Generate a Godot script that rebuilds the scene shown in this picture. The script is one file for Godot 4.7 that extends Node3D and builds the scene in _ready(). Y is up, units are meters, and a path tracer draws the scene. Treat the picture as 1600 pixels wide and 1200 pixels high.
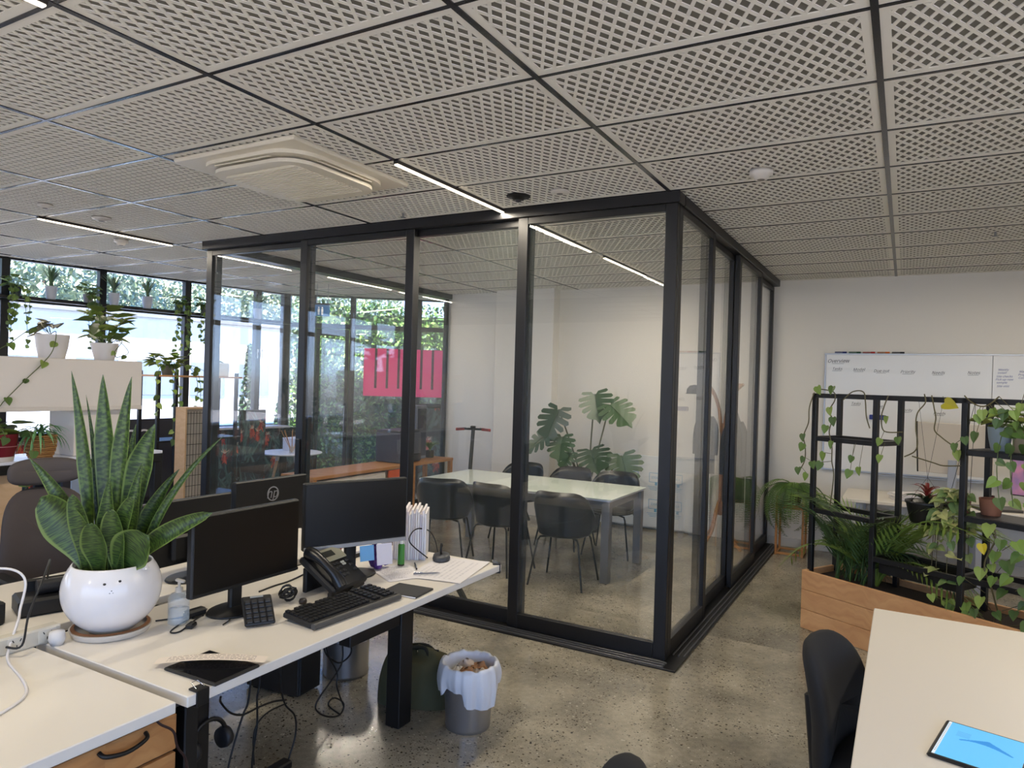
extends Node3D

const CEIL := 2.955
var mats := {}
var taken := {}
var rng := RandomNumberGenerator.new()

# ---------------------------------------------------------------- mesh builder
class MB:
	var v := PackedVector3Array()
	var n := PackedVector3Array()
	var t := PackedVector2Array()
	var c := PackedColorArray()
	var ix := PackedInt32Array()
	var xf := Transform3D.IDENTITY
	var col := Color(1, 1, 1)
	func vert(p: Vector3, nn: Vector3, uv := Vector2.ZERO) -> int:
		v.append(xf * p)
		n.append((xf.basis * nn).normalized())
		t.append(uv)
		c.append(col)
		return v.size() - 1
	func face(a: int, b: int, d: int) -> void:
		var g := (v[b] - v[a]).cross(v[d] - v[a])
		if g.dot(n[a] + n[b] + n[d]) > 0.0:
			ix.append_array(PackedInt32Array([a, d, b]))
		else:
			ix.append_array(PackedInt32Array([a, b, d]))
	func poly(ps: Array, nn := Vector3.ZERO, uvs := []) -> void:
		var q := nn
		if q == Vector3.ZERO:
			q = (ps[1] - ps[0]).cross(ps[2] - ps[0]).normalized()
		var s := v.size()
		for i in ps.size():
			vert(ps[i], q, uvs[i] if uvs else Vector2.ZERO)
		for i in range(1, ps.size() - 1):
			face(s, s + i, s + i + 1)
	func box(ce: Vector3, sz: Vector3, bev := 0.0, turn := Basis.IDENTITY) -> MB:
		var h := sz / 2.0
		var b := minf(bev, minf(h.x, minf(h.y, h.z)) * 0.9)
		for ax in 3:
			for sg in [-1.0, 1.0]:
				var nn := Vector3.ZERO
				nn[ax] = sg
				var a1 := (ax + 1) % 3
				var a2 := (ax + 2) % 3
				var ps := []
				var uvs := []
				for k in [[-1, -1], [1, -1], [1, 1], [-1, 1]]:
					var p := Vector3.ZERO
					p[ax] = h[ax] * sg
					p[a1] = (h[a1] - b) * k[0]
					p[a2] = (h[a2] - b) * k[1]
					ps.append(ce + turn * p)
					uvs.append(Vector2((k[0] + 1) * h[a1], (k[1] + 1) * h[a2]))
				poly(ps, turn * nn, uvs)
		if b > 0.0:
			for ax in 3:
				var a1 := (ax + 1) % 3
				var a2 := (ax + 2) % 3
				for s1 in [-1.0, 1.0]:
					for s2 in [-1.0, 1.0]:
						var nn := Vector3.ZERO
						nn[a1] = s1
						nn[a2] = s2
						var ps := []
						for k in [[-1, 0], [1, 0], [1, 1], [-1, 1]]:
							var p := Vector3.ZERO
							p[ax] = (h[ax] - b) * k[0]
							p[a1] = (h[a1] - (b if k[1] == 1 else 0.0)) * s1
							p[a2] = (h[a2] - (0.0 if k[1] == 1 else b)) * s2
							ps.append(ce + turn * p)
						poly(ps, turn * nn.normalized())
			for sx in [-1.0, 1.0]:
				for sy in [-1.0, 1.0]:
					for s3 in [-1.0, 1.0]:
						var s := Vector3(sx, sy, s3)
						poly([ce + turn * (s * Vector3(h.x, h.y - b, h.z - b)), ce + turn * (s * Vector3(h.x - b, h.y, h.z - b)), ce + turn * (s * Vector3(h.x - b, h.y - b, h.z))], turn * s.normalized())
		return self
	func tube(pts: Array, r, sides := 8, caps := true) -> MB:
		# r: number or array of radii along the path
		var k := pts.size()
		var prev := Vector3.ZERO
		var s0 := v.size()
		var side := Vector3.ZERO
		for i in k:
			var d: Vector3 = (pts[mini(i + 1, k - 1)] - pts[maxi(i - 1, 0)])
			d = d.normalized() if d.length() > 1e-9 else prev
			if i == 0:
				side = d.cross(Vector3.UP if absf(d.y) < 0.9 else Vector3.RIGHT).normalized()
			else:
				side = (side - d * side.dot(d)).normalized()
			prev = d
			var up := d.cross(side)
			var rr: float = r[i] if r is Array else r
			for j in sides:
				var a := TAU * j / sides
				var nn := side * cos(a) + up * sin(a)
				vert(pts[i] + nn * rr, nn, Vector2(float(j) / sides, float(i) / k))
		for i in k - 1:
			for j in sides:
				var a := s0 + i * sides + j
				var b := s0 + i * sides + (j + 1) % sides
				face(a, b, b + sides)
				face(a, b + sides, a + sides)
		if caps:
			for e in 2:
				var nn: Vector3 = (pts[0] - pts[1]).normalized() if e == 0 else (pts[k - 1] - pts[k - 2]).normalized()
				var ps := []
				for j in sides:
					ps.append(xf.affine_inverse() * v[s0 + (0 if e == 0 else (k - 1) * sides) + j])
				poly(ps, nn)
		return self
	func lathe(prof: Array, ce := Vector3.ZERO, seg := 24, squash := Vector2(1, 1)) -> MB:
		# prof: Vector2(radius, height) from bottom outside on; normals smooth except where points repeat
		var k := prof.size()
		var s0 := v.size()
		for i in k:
			var a: Vector2 = prof[maxi(i - 1, 0)]
			var b: Vector2 = prof[mini(i + 1, k - 1)]
			if i > 0 and prof[i].distance_to(prof[i - 1]) < 1e-6: a = prof[i]
			if i < k - 1 and prof[i].distance_to(prof[i + 1]) < 1e-6: b = prof[i]
			var d := b - a
			var nn := Vector2(d.y, -d.x).normalized()
			for j in seg + 1:
				var w := TAU * j / seg
				vert(ce + Vector3(cos(w) * prof[i].x * squash.x, prof[i].y, sin(w) * prof[i].x * squash.y), Vector3(cos(w) * nn.x, nn.y, sin(w) * nn.x), Vector2(float(j) / seg, float(i) / (k - 1)))
		for i in k - 1:
			for j in seg:
				var a := s0 + i * (seg + 1) + j
				face(a, a + 1, a + seg + 2)
				face(a, a + seg + 2, a + seg + 1)
		return self
	func grid(f: Callable, nu: int, nv: int) -> MB:
		# smooth surface f(u, v) -> Vector3
		var s0 := v.size()
		var e := 0.002
		for i in nu + 1:
			for j in nv + 1:
				var u := float(i) / nu
				var w := float(j) / nv
				var du: Vector3 = f.call(minf(u + e, 1), w) - f.call(maxf(u - e, 0), w)
				var dv: Vector3 = f.call(u, minf(w + e, 1)) - f.call(u, maxf(w - e, 0))
				var nn := du.cross(dv)
				nn = nn.normalized() if nn.length() > 1e-12 else Vector3.UP
				vert(f.call(u, w), nn, Vector2(u, w))
		for i in nu:
			for j in nv:
				var a := s0 + i * (nv + 1) + j
				var b := a + nv + 1
				face(a, b, b + 1)
				face(a, b + 1, a + 1)
		return self
	func prism(pts: PackedVector2Array, y0: float, y1: float, uvs := 1.0, side_only := false) -> MB:
		# polygon in x, z pulled up from y0 to y1
		var tri := Geometry2D.triangulate_polygon(pts)
		if not side_only:
			for e in 2:
				var y := y0 if e == 0 else y1
				var nn := Vector3(0, -1 if e == 0 else 1, 0)
				var s := v.size()
				for p in pts:
					vert(Vector3(p.x, y, p.y), nn, p * uvs)
				for i in range(0, tri.size(), 3):
					face(s + tri[i], s + tri[i + 1], s + tri[i + 2])
		var area := 0.0
		for i in pts.size():
			area += pts[i].cross(pts[(i + 1) % pts.size()])
		for i in pts.size():
			var a := pts[i]
			var b := pts[(i + 1) % pts.size()]
			var d := (b - a).normalized() * signf(area)
			poly([Vector3(a.x, y0, a.y), Vector3(b.x, y0, b.y), Vector3(b.x, y1, b.y), Vector3(a.x, y1, a.y)], Vector3(d.y, 0, -d.x))
		return self
	func mesh() -> ArrayMesh:
		var a := []
		a.resize(Mesh.ARRAY_MAX)
		a[Mesh.ARRAY_VERTEX] = v
		a[Mesh.ARRAY_NORMAL] = n
		a[Mesh.ARRAY_TEX_UV] = t
		a[Mesh.ARRAY_COLOR] = c
		a[Mesh.ARRAY_INDEX] = ix
		var m := ArrayMesh.new()
		m.add_surface_from_arrays(Mesh.PRIMITIVE_TRIANGLES, a)
		return m

# ---------------------------------------------------------------- objects
func numbered(called: String) -> String:
	taken[called] = taken.get(called, -1) + 1
	return called if taken[called] == 0 else "%s_%03d" % [called, taken[called]]

func tag(o: Node, label: String, category: String, group := "") -> void:
	o.set_meta("label", label)
	o.set_meta("category", category)
	if group: o.set_meta("group", group)

func thing(called: String, label: String, category: String, at := Vector3.ZERO, turn := 0.0, group := "") -> Node3D:
	var o := Node3D.new()
	o.name = numbered(called)
	add_child(o)
	o.position = at
	o.rotation.y = turn
	tag(o, label, category, group)
	return o

func setting(called: String) -> Node3D:
	var o := Node3D.new()
	o.name = called
	add_child(o)
	o.set_meta("kind", "structure")
	return o

func put(mesh: Mesh, called: String, m: Material, parent: Node, xf := Transform3D.IDENTITY) -> MeshInstance3D:
	var o := MeshInstance3D.new()
	o.mesh = mesh
	o.name = called
	o.material_override = m
	o.transform = xf
	parent.add_child(o, true)
	return o

func part(b: MB, called: String, m: Material, parent: Node, xf := Transform3D.IDENTITY) -> MeshInstance3D:
	return put(b.mesh(), called, m, parent, xf)

func bx(parent: Node, called: String, m: Material, ce: Vector3, sz: Vector3, bev := 0.002, turn := Basis.IDENTITY) -> MeshInstance3D:
	return part(MB.new().box(ce, sz, bev, turn), called, m, parent)

func copy_of(o: Node3D, called: String, label: String, at: Vector3, turn: float, scl := 1.0) -> Node3D:
	var r: Node3D = o.duplicate()
	r.name = numbered(called)
	add_child(r)
	r.position = at
	r.rotation.y = turn
	r.scale = Vector3.ONE * scl
	r.set_meta("label", label)
	return r

func M(col: Color, rough := 0.6, metal := 0.0, spec := 0.5) -> StandardMaterial3D:
	var k := "%s %s %s %s" % [col, rough, metal, spec]
	if mats.has(k): return mats[k]
	var m := StandardMaterial3D.new()
	m.albedo_color = col
	m.roughness = rough
	m.metallic = metal
	m.metallic_specular = spec
	mats[k] = m
	return m

func rgb(r: int, g: int, b: int) -> Color:
	return Color(r / 255.0, g / 255.0, b / 255.0)

func leafy(col: Color, through := 0.25, rough := 0.5) -> StandardMaterial3D:
	var k := "leaf %s %s %s" % [col, through, rough]
	if mats.has(k): return mats[k]
	var m := StandardMaterial3D.new()
	m.albedo_color = col
	m.roughness = rough
	m.cull_mode = BaseMaterial3D.CULL_DISABLED
	m.backlight_enabled = true
	m.backlight = Color(through, through, through * 0.5)
	mats[k] = m
	return m

func glass(alpha := 0.06, tint := Color(0.9, 0.97, 0.95), spec := 0.5) -> StandardMaterial3D:
	var k := "glass %s %s %s" % [alpha, tint, spec]
	if mats.has(k): return mats[k]
	var m := StandardMaterial3D.new()
	m.albedo_color = Color(tint.r, tint.g, tint.b, alpha)
	m.transparency = BaseMaterial3D.TRANSPARENCY_ALPHA
	m.roughness = 0.0
	m.metallic_specular = spec
	m.cull_mode = BaseMaterial3D.CULL_DISABLED
	mats[k] = m
	return m

func textured(img: Image, rough := 0.6, scl := Vector3.ONE, triplanar := false, col := Color(1, 1, 1)) -> StandardMaterial3D:
	img.generate_mipmaps()
	var m := StandardMaterial3D.new()
	m.albedo_texture = ImageTexture.create_from_image(img)
	m.albedo_color = col
	m.roughness = rough
	m.uv1_scale = scl
	m.uv1_triplanar = triplanar
	return m

func noise(seed_: int, freq: float, oct := 3) -> FastNoiseLite:
	var f := FastNoiseLite.new()
	f.seed = seed_
	f.frequency = freq
	f.noise_type = FastNoiseLite.TYPE_SIMPLEX_SMOOTH
	f.fractal_octaves = oct
	return f

func smooth_path(pts: Array, per := 6) -> Array:
	var out := []
	var k := pts.size()
	for i in k - 1:
		for j in per:
			var t := float(j) / per
			out.append(pts[i].cubic_interpolate(pts[i + 1], pts[maxi(i - 1, 0)], pts[mini(i + 2, k - 1)], t))
	out.append(pts[k - 1])
	return out

func facing(dir: Vector3, up := Vector3.UP) -> Basis:
	# z axis along dir, y near up
	var z := dir.normalized()
	var x := up.cross(z)
	x = x.normalized() if x.length() > 1e-4 else Vector3.RIGHT
	return Basis(x, z.cross(x), z)

# ---------------------------------------------------------------- textures
func wood_image(a: Color, b: Color, seed_: int, w := 512, h := 256) -> Image:
	var img := Image.create(w, h, false, Image.FORMAT_RGB8)
	var n1 := noise(seed_, 0.02)
	var n2 := noise(seed_ + 1, 0.008)
	for y in h:
		for x in w:
			var warp := n2.get_noise_2d(x, y) * 18.0
			var g := n1.get_noise_2d(x * 0.12, (y + warp) * 3.2) * 0.5 + 0.5
			var r := n2.get_noise_2d(x * 0.6, y * 2.0 + 300) * 0.25
			img.set_pixel(x, y, a.lerp(b, clampf(g * 0.8 + 0.1 + r, 0, 1)))
	return img

func stroke(img: Image, p0: Vector2, p1: Vector2, w0: float, w1: float, col: Color) -> void:
	var l := p0.distance_to(p1)
	var k := int(l / 1.5) + 1
	for i in k + 1:
		var t := float(i) / k
		var p := p0.lerp(p1, t)
		var r := lerpf(w0, w1, t)
		img.fill_rect(Rect2i(int(p.x - r), int(p.y - r), maxi(1, int(2 * r)), maxi(1, int(2 * r))), col)

func aloe_image(seed_: int) -> Image:
	# printed film: red aloe flowers over dark teal leaves
	var w := 512
	var h := 512
	var img := Image.create(w, h, false, Image.FORMAT_RGB8)
	img.fill(rgb(26, 29, 38))
	var r := RandomNumberGenerator.new()
	r.seed = seed_
	for i in 70:
		var p := Vector2(r.randf() * w, h * (0.35 + 0.7 * r.randf()))
		var a := -PI / 2 + r.randf_range(-0.9, 0.9)
		var l := r.randf_range(90, 220)
		var base: Color = [rgb(42, 70, 72), rgb(58, 86, 84), rgb(30, 50, 60), rgb(70, 96, 98)][r.randi() % 4]
		stroke(img, p, p + Vector2(cos(a), sin(a)) * l, 13, 1, base)
		stroke(img, p + Vector2(3, 0), p + Vector2(cos(a), sin(a)) * l, 3, 0.5, base.lightened(0.15))
	for i in 9:
		var p := Vector2(r.randf() * w, h * (0.12 + 0.5 * r.randf()))
		for k in 26:
			var a := r.randf_range(-0.75, 0.75)
			var q := p + Vector2(r.randf_range(-8, 8), r.randf_range(-26, 40))
			var c: Color = [rgb(178, 66, 50), rgb(206, 88, 62), rgb(150, 44, 44), rgb(120, 40, 48)][r.randi() % 4]
			stroke(img, q, q + Vector2(sin(a) * 44, 46 * cos(a)), 4.5, 2, c)
		for k in 14:
			var a := r.randf_range(-2.8, -0.3)
			stroke(img, p, p + Vector2(cos(a), sin(a)) * r.randf_range(20, 44), 2, 1, rgb(196, 176, 160))
	return img

func print_image(w: int, h: int, seed_: int, paper: Color, ink: Color, rows: int, margin := 0.1) -> Image:
	var img := Image.create(w, h, false, Image.FORMAT_RGB8)
	img.fill(paper)
	var r := RandomNumberGenerator.new()
	r.seed = seed_
	for k in rows:
		var y := int(h * (margin + (1 - 2 * margin) * k / rows))
		var x := int(w * margin)
		var stop := int(w * (1 - margin) * (1.0 if r.randf() < 0.7 else 0.6))
		while x < stop:
			var l := r.randi_range(4, 18)
			img.fill_rect(Rect2i(x, y, mini(l, stop - x), maxi(1, h / rows / 3)), paper.lerp(ink, r.randf_range(0.5, 1.0)))
			x += l + r.randi_range(3, 6)
	return img

# ---------------------------------------------------------------- setting
var black: StandardMaterial3D
var frame_black: StandardMaterial3D
var plastic: StandardMaterial3D
var white_lam: StandardMaterial3D
var steel: StandardMaterial3D
var chrome: StandardMaterial3D
var wood: StandardMaterial3D
var wood_pale: StandardMaterial3D
var wood_pine: StandardMaterial3D
var soil: StandardMaterial3D
var ceramic: StandardMaterial3D
var paper: StandardMaterial3D
var W1A := Vector2(-10.2, 4.2)
var W1B := Vector2(-8.133, -7.557)
var W2B := Vector2(-5.8, -9.315)

func make_materials() -> void:
	black = M(rgb(14, 14, 15), 0.45)
	frame_black = M(rgb(18, 18, 21), 0.42)
	plastic = M(rgb(19, 19, 20), 0.5)
	white_lam = M(rgb(226, 219, 207), 0.42)
	steel = M(rgb(150, 152, 156), 0.35, 0.9)
	chrome = M(rgb(200, 200, 204), 0.15, 1.0)
	ceramic = M(rgb(226, 222, 220), 0.12)
	paper = M(rgb(232, 228, 228), 0.8)
	soil = M(rgb(46, 36, 30), 0.95)
	wood = textured(wood_image(rgb(222, 172, 120), rgb(194, 140, 92), 3), 0.55, Vector3(1.2, 1.2, 1.2), true)
	wood_pale = textured(wood_image(rgb(222, 188, 150), rgb(200, 162, 120), 7), 0.5, Vector3(1.5, 1.5, 1.5), true)
	wood_pine = textured(wood_image(rgb(196, 144, 88), rgb(164, 108, 60), 11), 0.5, Vector3(1.6, 1.6, 1.6), true)

func floor_material() -> StandardMaterial3D:
	var w := 2048
	var data := PackedByteArray()
	data.resize(w * w * 3)
	var n1 := noise(21, 0.004, 4)
	var n2 := noise(22, 0.05, 2)
	var r := RandomNumberGenerator.new()
	r.seed = 5
	var row := PackedFloat32Array()
	row.resize(w)
	for y in w:
		for x in w:
			var g := 0.5 + 0.42 * n1.get_noise_2d(x, y) + 0.12 * n2.get_noise_2d(x, y) + (r.randf() - 0.5) * 0.22
			var i := (y * w + x) * 3
			data[i] = int(clampf(lerpf(100, 188, g), 0, 255))
			data[i + 1] = int(clampf(lerpf(95, 179, g), 0, 255))
			data[i + 2] = int(clampf(lerpf(83, 159, g), 0, 255))
	var img := Image.create_from_data(w, w, false, Image.FORMAT_RGB8, data)
	for k in 130000:
		var q := Vector2i(r.randi() % w, r.randi() % w)
		var dens := n1.get_noise_2d(q.x + 900, q.y)
		if r.randf() > 0.55 + dens: continue
		var s := r.randi_range(1, 2) if r.randf() < 0.85 else r.randi_range(3, 4)
		var c: Color = [rgb(52, 46, 38), rgb(72, 65, 53), rgb(44, 39, 33), rgb(186, 178, 160), rgb(84, 74, 60)][r.randi() % 5]
		img.fill_rect(Rect2i(q.x, q.y, s, maxi(1, s - r.randi() % 2)), c)
	var m := textured(img, 0.17, Vector3.ONE, false)
	m.metallic_specular = 0.5
	return m

func build_shell() -> void:
	var f := setting("floor")
	part(MB.new().prism(PackedVector2Array([W1A, W1B, W2B, Vector2(-5.8, -8.6), Vector2(3.4, -8.6), Vector2(3.4, 4.2)]), -0.12, 0.0, 0.2), "slab", floor_material(), f)
	var paint := M(rgb(226, 222, 214), 0.75)
	var w := setting("wall_back")
	bx(w, "plaster", paint, Vector3(-1.2, 1.5, -8.43), Vector3(9.2, 3.3, 0.2), 0.0)
	bx(w, "pier", paint, Vector3(-4.4, 1.478, -8.24), Vector3(0.86, 2.954, 0.18), 0.004)
	bx(w, "return", paint, Vector3(-5.74, 1.5, -9.05), Vector3(0.12, 3.3, 1.04), 0.0)
	w = setting("wall_right")
	bx(w, "plaster", paint, Vector3(3.5, 1.5, -5.2), Vector3(0.2, 3.3, 6.6), 0.0)
	w = setting("wall_front")
	bx(w, "plaster", paint, Vector3(-7.1, 1.5, 4.3), Vector3(6.4, 3.3, 0.2), 0.0)
	var b := setting("baseboard_back")
	bx(b, "skirting", M(rgb(214, 210, 202), 0.5), Vector3(1.05, 0.05, -8.322), Vector3(4.7, 0.1, 0.016), 0.003)

# --- ceiling: black grid, moulded panels with a lozenge lattice
func bar_poly(a: Vector2, d: Vector2, hw: float) -> PackedVector2Array:
	var s := Vector2(-d.y, d.x) * hw
	return PackedVector2Array([a - d * 3.0 + s, a + d * 3.0 + s, a + d * 3.0 - s, a - d * 3.0 - s])

func panel_mesh(outline: PackedVector2Array, origin: Vector2, lattice := true) -> ArrayMesh:
	# outline relative to the panel's corner with the least x and z
	var b := MB.new()
	var inner: Array = Geometry2D.offset_polygon(outline, -0.036)
	var y0 := CEIL - 0.004
	var y1 := CEIL + 0.001
	if inner.is_empty():
		return b.prism(outline, y0, y1).mesh()
	var hole: PackedVector2Array = inner[0]
	# frame: quads between outline and the hole (same point count for convex outlines)
	if hole.size() == outline.size():
		var k := outline.size()
		var best := 0
		var bd := 1e9
		for s in k:
			var dd := 0.0
			for i in k: dd += outline[i].distance_to(hole[(i + s) % k])
			if dd < bd:
				bd = dd
				best = s
		for i in k:
			var o1 := outline[i]
			var o2 := outline[(i + 1) % k]
			var h1 := hole[(i + best) % k]
			var h2 := hole[(i + 1 + best) % k]
			b.poly([Vector3(o1.x, y0, o1.y), Vector3(o2.x, y0, o2.y), Vector3(h2.x, y0, h2.y), Vector3(h1.x, y0, h1.y)], Vector3.DOWN)
			var d := (h2 - h1).normalized()
			var nn := Vector3(d.y, 0, -d.x)
			var mid := Vector2.ZERO
			for p in hole: mid += p / hole.size()
			if Vector2(nn.x, nn.z).dot(mid - h1) < 0: nn = -nn
			b.poly([Vector3(h1.x, y0, h1.y), Vector3(h2.x, y0, h2.y), Vector3(h2.x, y1, h2.y), Vector3(h1.x, y1, h1.y)], nn)
	var d1 := Vector2(0.0265, 0.0485).normalized()
	for way in [1.0, -1.0]:
		var d := Vector2(d1.x * way, d1.y)
		for i in range(-14, 38):
			var bar := bar_poly(Vector2(0.02 + 0.053 * i - origin.x, 0.0 - origin.y), d, 0.0064)
			for piece in Geometry2D.intersect_polygons(bar, hole):
				if piece.size() < 3: continue
				var ps := []
				for p in piece: ps.append(Vector3(p.x, y0 + 0.0006 * way, p.y))
				b.poly(ps, Vector3.DOWN)
				for i2 in piece.size():
					var a: Vector2 = piece[i2]
					var c: Vector2 = piece[(i2 + 1) % piece.size()]
					var e := (c - a)
					if absf(e.normalized().dot(d)) < 0.99 or e.length() < 0.01: continue
					var nn := Vector3(e.y, 0, -e.x).normalized()
					var mid := Vector2.ZERO
					for p in piece: mid += p / piece.size()
					if Vector2(nn.x, nn.z).dot(a - mid) < 0: nn = -nn
					b.poly([Vector3(a.x, y0, a.y), Vector3(c.x, y0, c.y), Vector3(c.x, y1, c.y), Vector3(a.x, y1, a.y)], nn)
	return b.mesh()

func build_ceiling() -> void:
	var c := setting("ceiling")
	var room := PackedVector2Array([Vector2(-10.2, 4.2), Vector2(-8.14, -7.55), Vector2(-5.8, -9.3), Vector2(-5.8, -8.33), Vector2(3.4, -8.33), Vector2(3.4, 4.2)])
	var board := M(rgb(232, 228, 218), 0.7)
	var core := M(rgb(112, 109, 100), 0.9)  # slab behind the lattice, coloured darker than the panels so holes look dark
	part(MB.new().prism(PackedVector2Array([Vector2(-10.4, 4.3), Vector2(-8.25, -7.6), Vector2(-5.8, -9.45), Vector2(3.5, -9.45), Vector2(3.5, 4.3)]), CEIL + 0.0005, CEIL + 0.3), "dark_backing", core, c)
	var bar_mat := M(rgb(34, 35, 42), 0.2)
	var rect := PackedVector2Array([Vector2(0.008, 0.008), Vector2(1.192, 0.008), Vector2(1.192, 0.592), Vector2(0.008, 0.592)])
	var full := panel_mesh(rect, Vector2.ZERO)
	for j in range(-7, 5):
		for i in range(-4, 13):
			var o := Vector2(-2.518 + 1.2 * j, -1.89 - 0.6 * i - 0.6)
			var at := PackedVector2Array()
			for p in rect: at.append(p + o)
			var cut: Array = Geometry2D.intersect_polygons(at, room)
			if cut.is_empty(): continue
			var piece: PackedVector2Array = cut[0]
			var inside := true
			for p in at:
				if not Geometry2D.is_point_in_polygon(p, room): inside = false
			if inside:
				put(full, "panel", board, c, Transform3D(Basis.IDENTITY, Vector3(o.x, 0, o.y)))
			else:
				var local := PackedVector2Array()
				for p in piece: local.append(p - o)
				put(panel_mesh(local, Vector2.ZERO), "panel", board, c, Transform3D(Basis.IDENTITY, Vector3(o.x, 0, o.y)))
	# grid bars
	for j in range(-6, 5):
		var x := -2.518 + 1.2 * j
		var z0 := -8.33
		if x < -8.14: z0 = lerpf(-7.557, 4.2, (x + 8.133) / (-10.2 + 8.133))
		elif x < -5.8: z0 = lerpf(-7.557, -9.315, (x + 8.133) / (-5.8 + 8.133))
		bx(c, "grid_bar", bar_mat, Vector3(x, CEIL - 0.004, (z0 + 4.2) / 2), Vector3(0.024, 0.009, 4.2 - z0), 0.0)
	for i in range(-10, 13):
		var z := -1.89 - 0.6 * i
		if z > 4.1: continue
		var x0 := -8.133 + (z + 7.557) / (4.2 + 7.557) * (-10.2 + 8.133)
		if z < -7.557: x0 = lerpf(-8.133, -5.8, (z + 7.557) / (-9.315 + 7.557))
		var x1 := 3.4 if z > -8.33 else -5.8
		bx(c, "grid_bar", bar_mat, Vector3((x0 + x1) / 2, CEIL - 0.0035, z), Vector3(x1 - x0, 0.008, 0.016), 0.0)

func led(at: Vector3, length: float, label: String, energy: float, group := "linear ceiling lights") -> void:
	var t := thing("linear_ceiling_light", label, "ceiling light", at, 0, group)
	bx(t, "housing", M(rgb(40, 38, 38), 0.4), Vector3(0, -0.012, 0), Vector3(0.03, 0.024, length), 0.002)
	var g := StandardMaterial3D.new()
	g.albedo_color = Color(1, 0.97, 0.9)
	g.emission_enabled = true
	g.emission = Color(1, 0.93, 0.82)
	g.emission_energy_multiplier = 2.6
	bx(t, "light_diffuser", g, Vector3(0, -0.028, 0), Vector3(0.024, 0.008, length - 0.01), 0.002)
	var a := AreaLight3D.new()
	a.name = "lamp"
	a.area_size = Vector2(0.03, length)
	a.area_normalize_energy = true
	a.light_color = Color(1.0, 0.95, 0.86)
	a.light_energy = energy
	a.area_range = 20.0
	a.shadow_enabled = true
	a.rotation.x = -PI / 2
	a.position = Vector3(0, -0.036, 0)
	t.add_child(a)

func build_lights() -> void:
	var e := 1.25
	led(Vector3(-2.518, CEIL, -3.71), 1.22, "linear ceiling light running up to the glass room beside the air conditioner", e)
	led(Vector3(-2.518, CEIL, -0.67), 1.2, "linear ceiling light over the desk with the snake plant", e)
	led(Vector3(-2.518, CEIL, -5.32), 1.15, "linear ceiling light over the white meeting table", e)
	led(Vector3(-2.518, CEIL, -6.82), 1.2, "linear ceiling light inside the glass room above the monstera", e)
	led(Vector3(-6.1, CEIL, -3.65), 1.19, "linear ceiling light near the window wall beside the smoke detectors", e)
	led(Vector3(-6.1, CEIL, -0.4), 1.2, "linear ceiling light above the beige overhead cabinet aisle", e)
	led(Vector3(-6.1, CEIL, -6.9), 1.2, "linear ceiling light behind the glass room by the entrance door", e)
	led(Vector3(1.1, CEIL, -3.7), 1.2, "linear ceiling light above the desk with the tablet", e)
	led(Vector3(1.1, CEIL, -6.4), 1.2, "linear ceiling light in front of the wall whiteboard", e)
	led(Vector3(1.1, CEIL, -0.6), 1.2, "linear ceiling light over the aisle by the plain side wall", e)
	led(Vector3(-2.518, CEIL, 2.2), 1.2, "linear ceiling light over the rear of the office", e)

# --- window walls
func framed(parent: Node3D, a: Vector2, b: Vector2, stops: Array, rails: Array, pane_rows: Array, depth := 0.1) -> void:
	# stops: distances of mullions along a-b; rails: [y0, y1]; pane_rows: [y0, y1, material] between rails
	var d := (b - a).normalized()
	var turn := Basis(Vector3(d.x, 0, d.y), Vector3.UP, Vector3(d.x, 0, d.y).cross(Vector3.UP))
	for s in stops:
		var p: Vector2 = a + d * s
		bx(parent, "mullion", frame_black, Vector3(p.x, CEIL / 2, p.y), Vector3(0.08, CEIL, depth), 0.003, turn)
	var l := a.distance_to(b)
	var m := (a + b) / 2
	for r in rails:
		bx(parent, "rail", frame_black, Vector3(m.x, (r[0] + r[1]) / 2, m.y), Vector3(l, r[1] - r[0], depth * 0.9), 0.003, turn)
	for i in stops.size() - 1:
		var p: Vector2 = a + d * ((stops[i] + stops[i + 1]) / 2)
		for r in pane_rows:
			bx(parent, r[3], r[2], Vector3(p.x, (r[0] + r[1]) / 2, p.y), Vector3(stops[i + 1] - stops[i] - 0.07, r[1] - r[0], 0.012), 0.0, turn)

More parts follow.
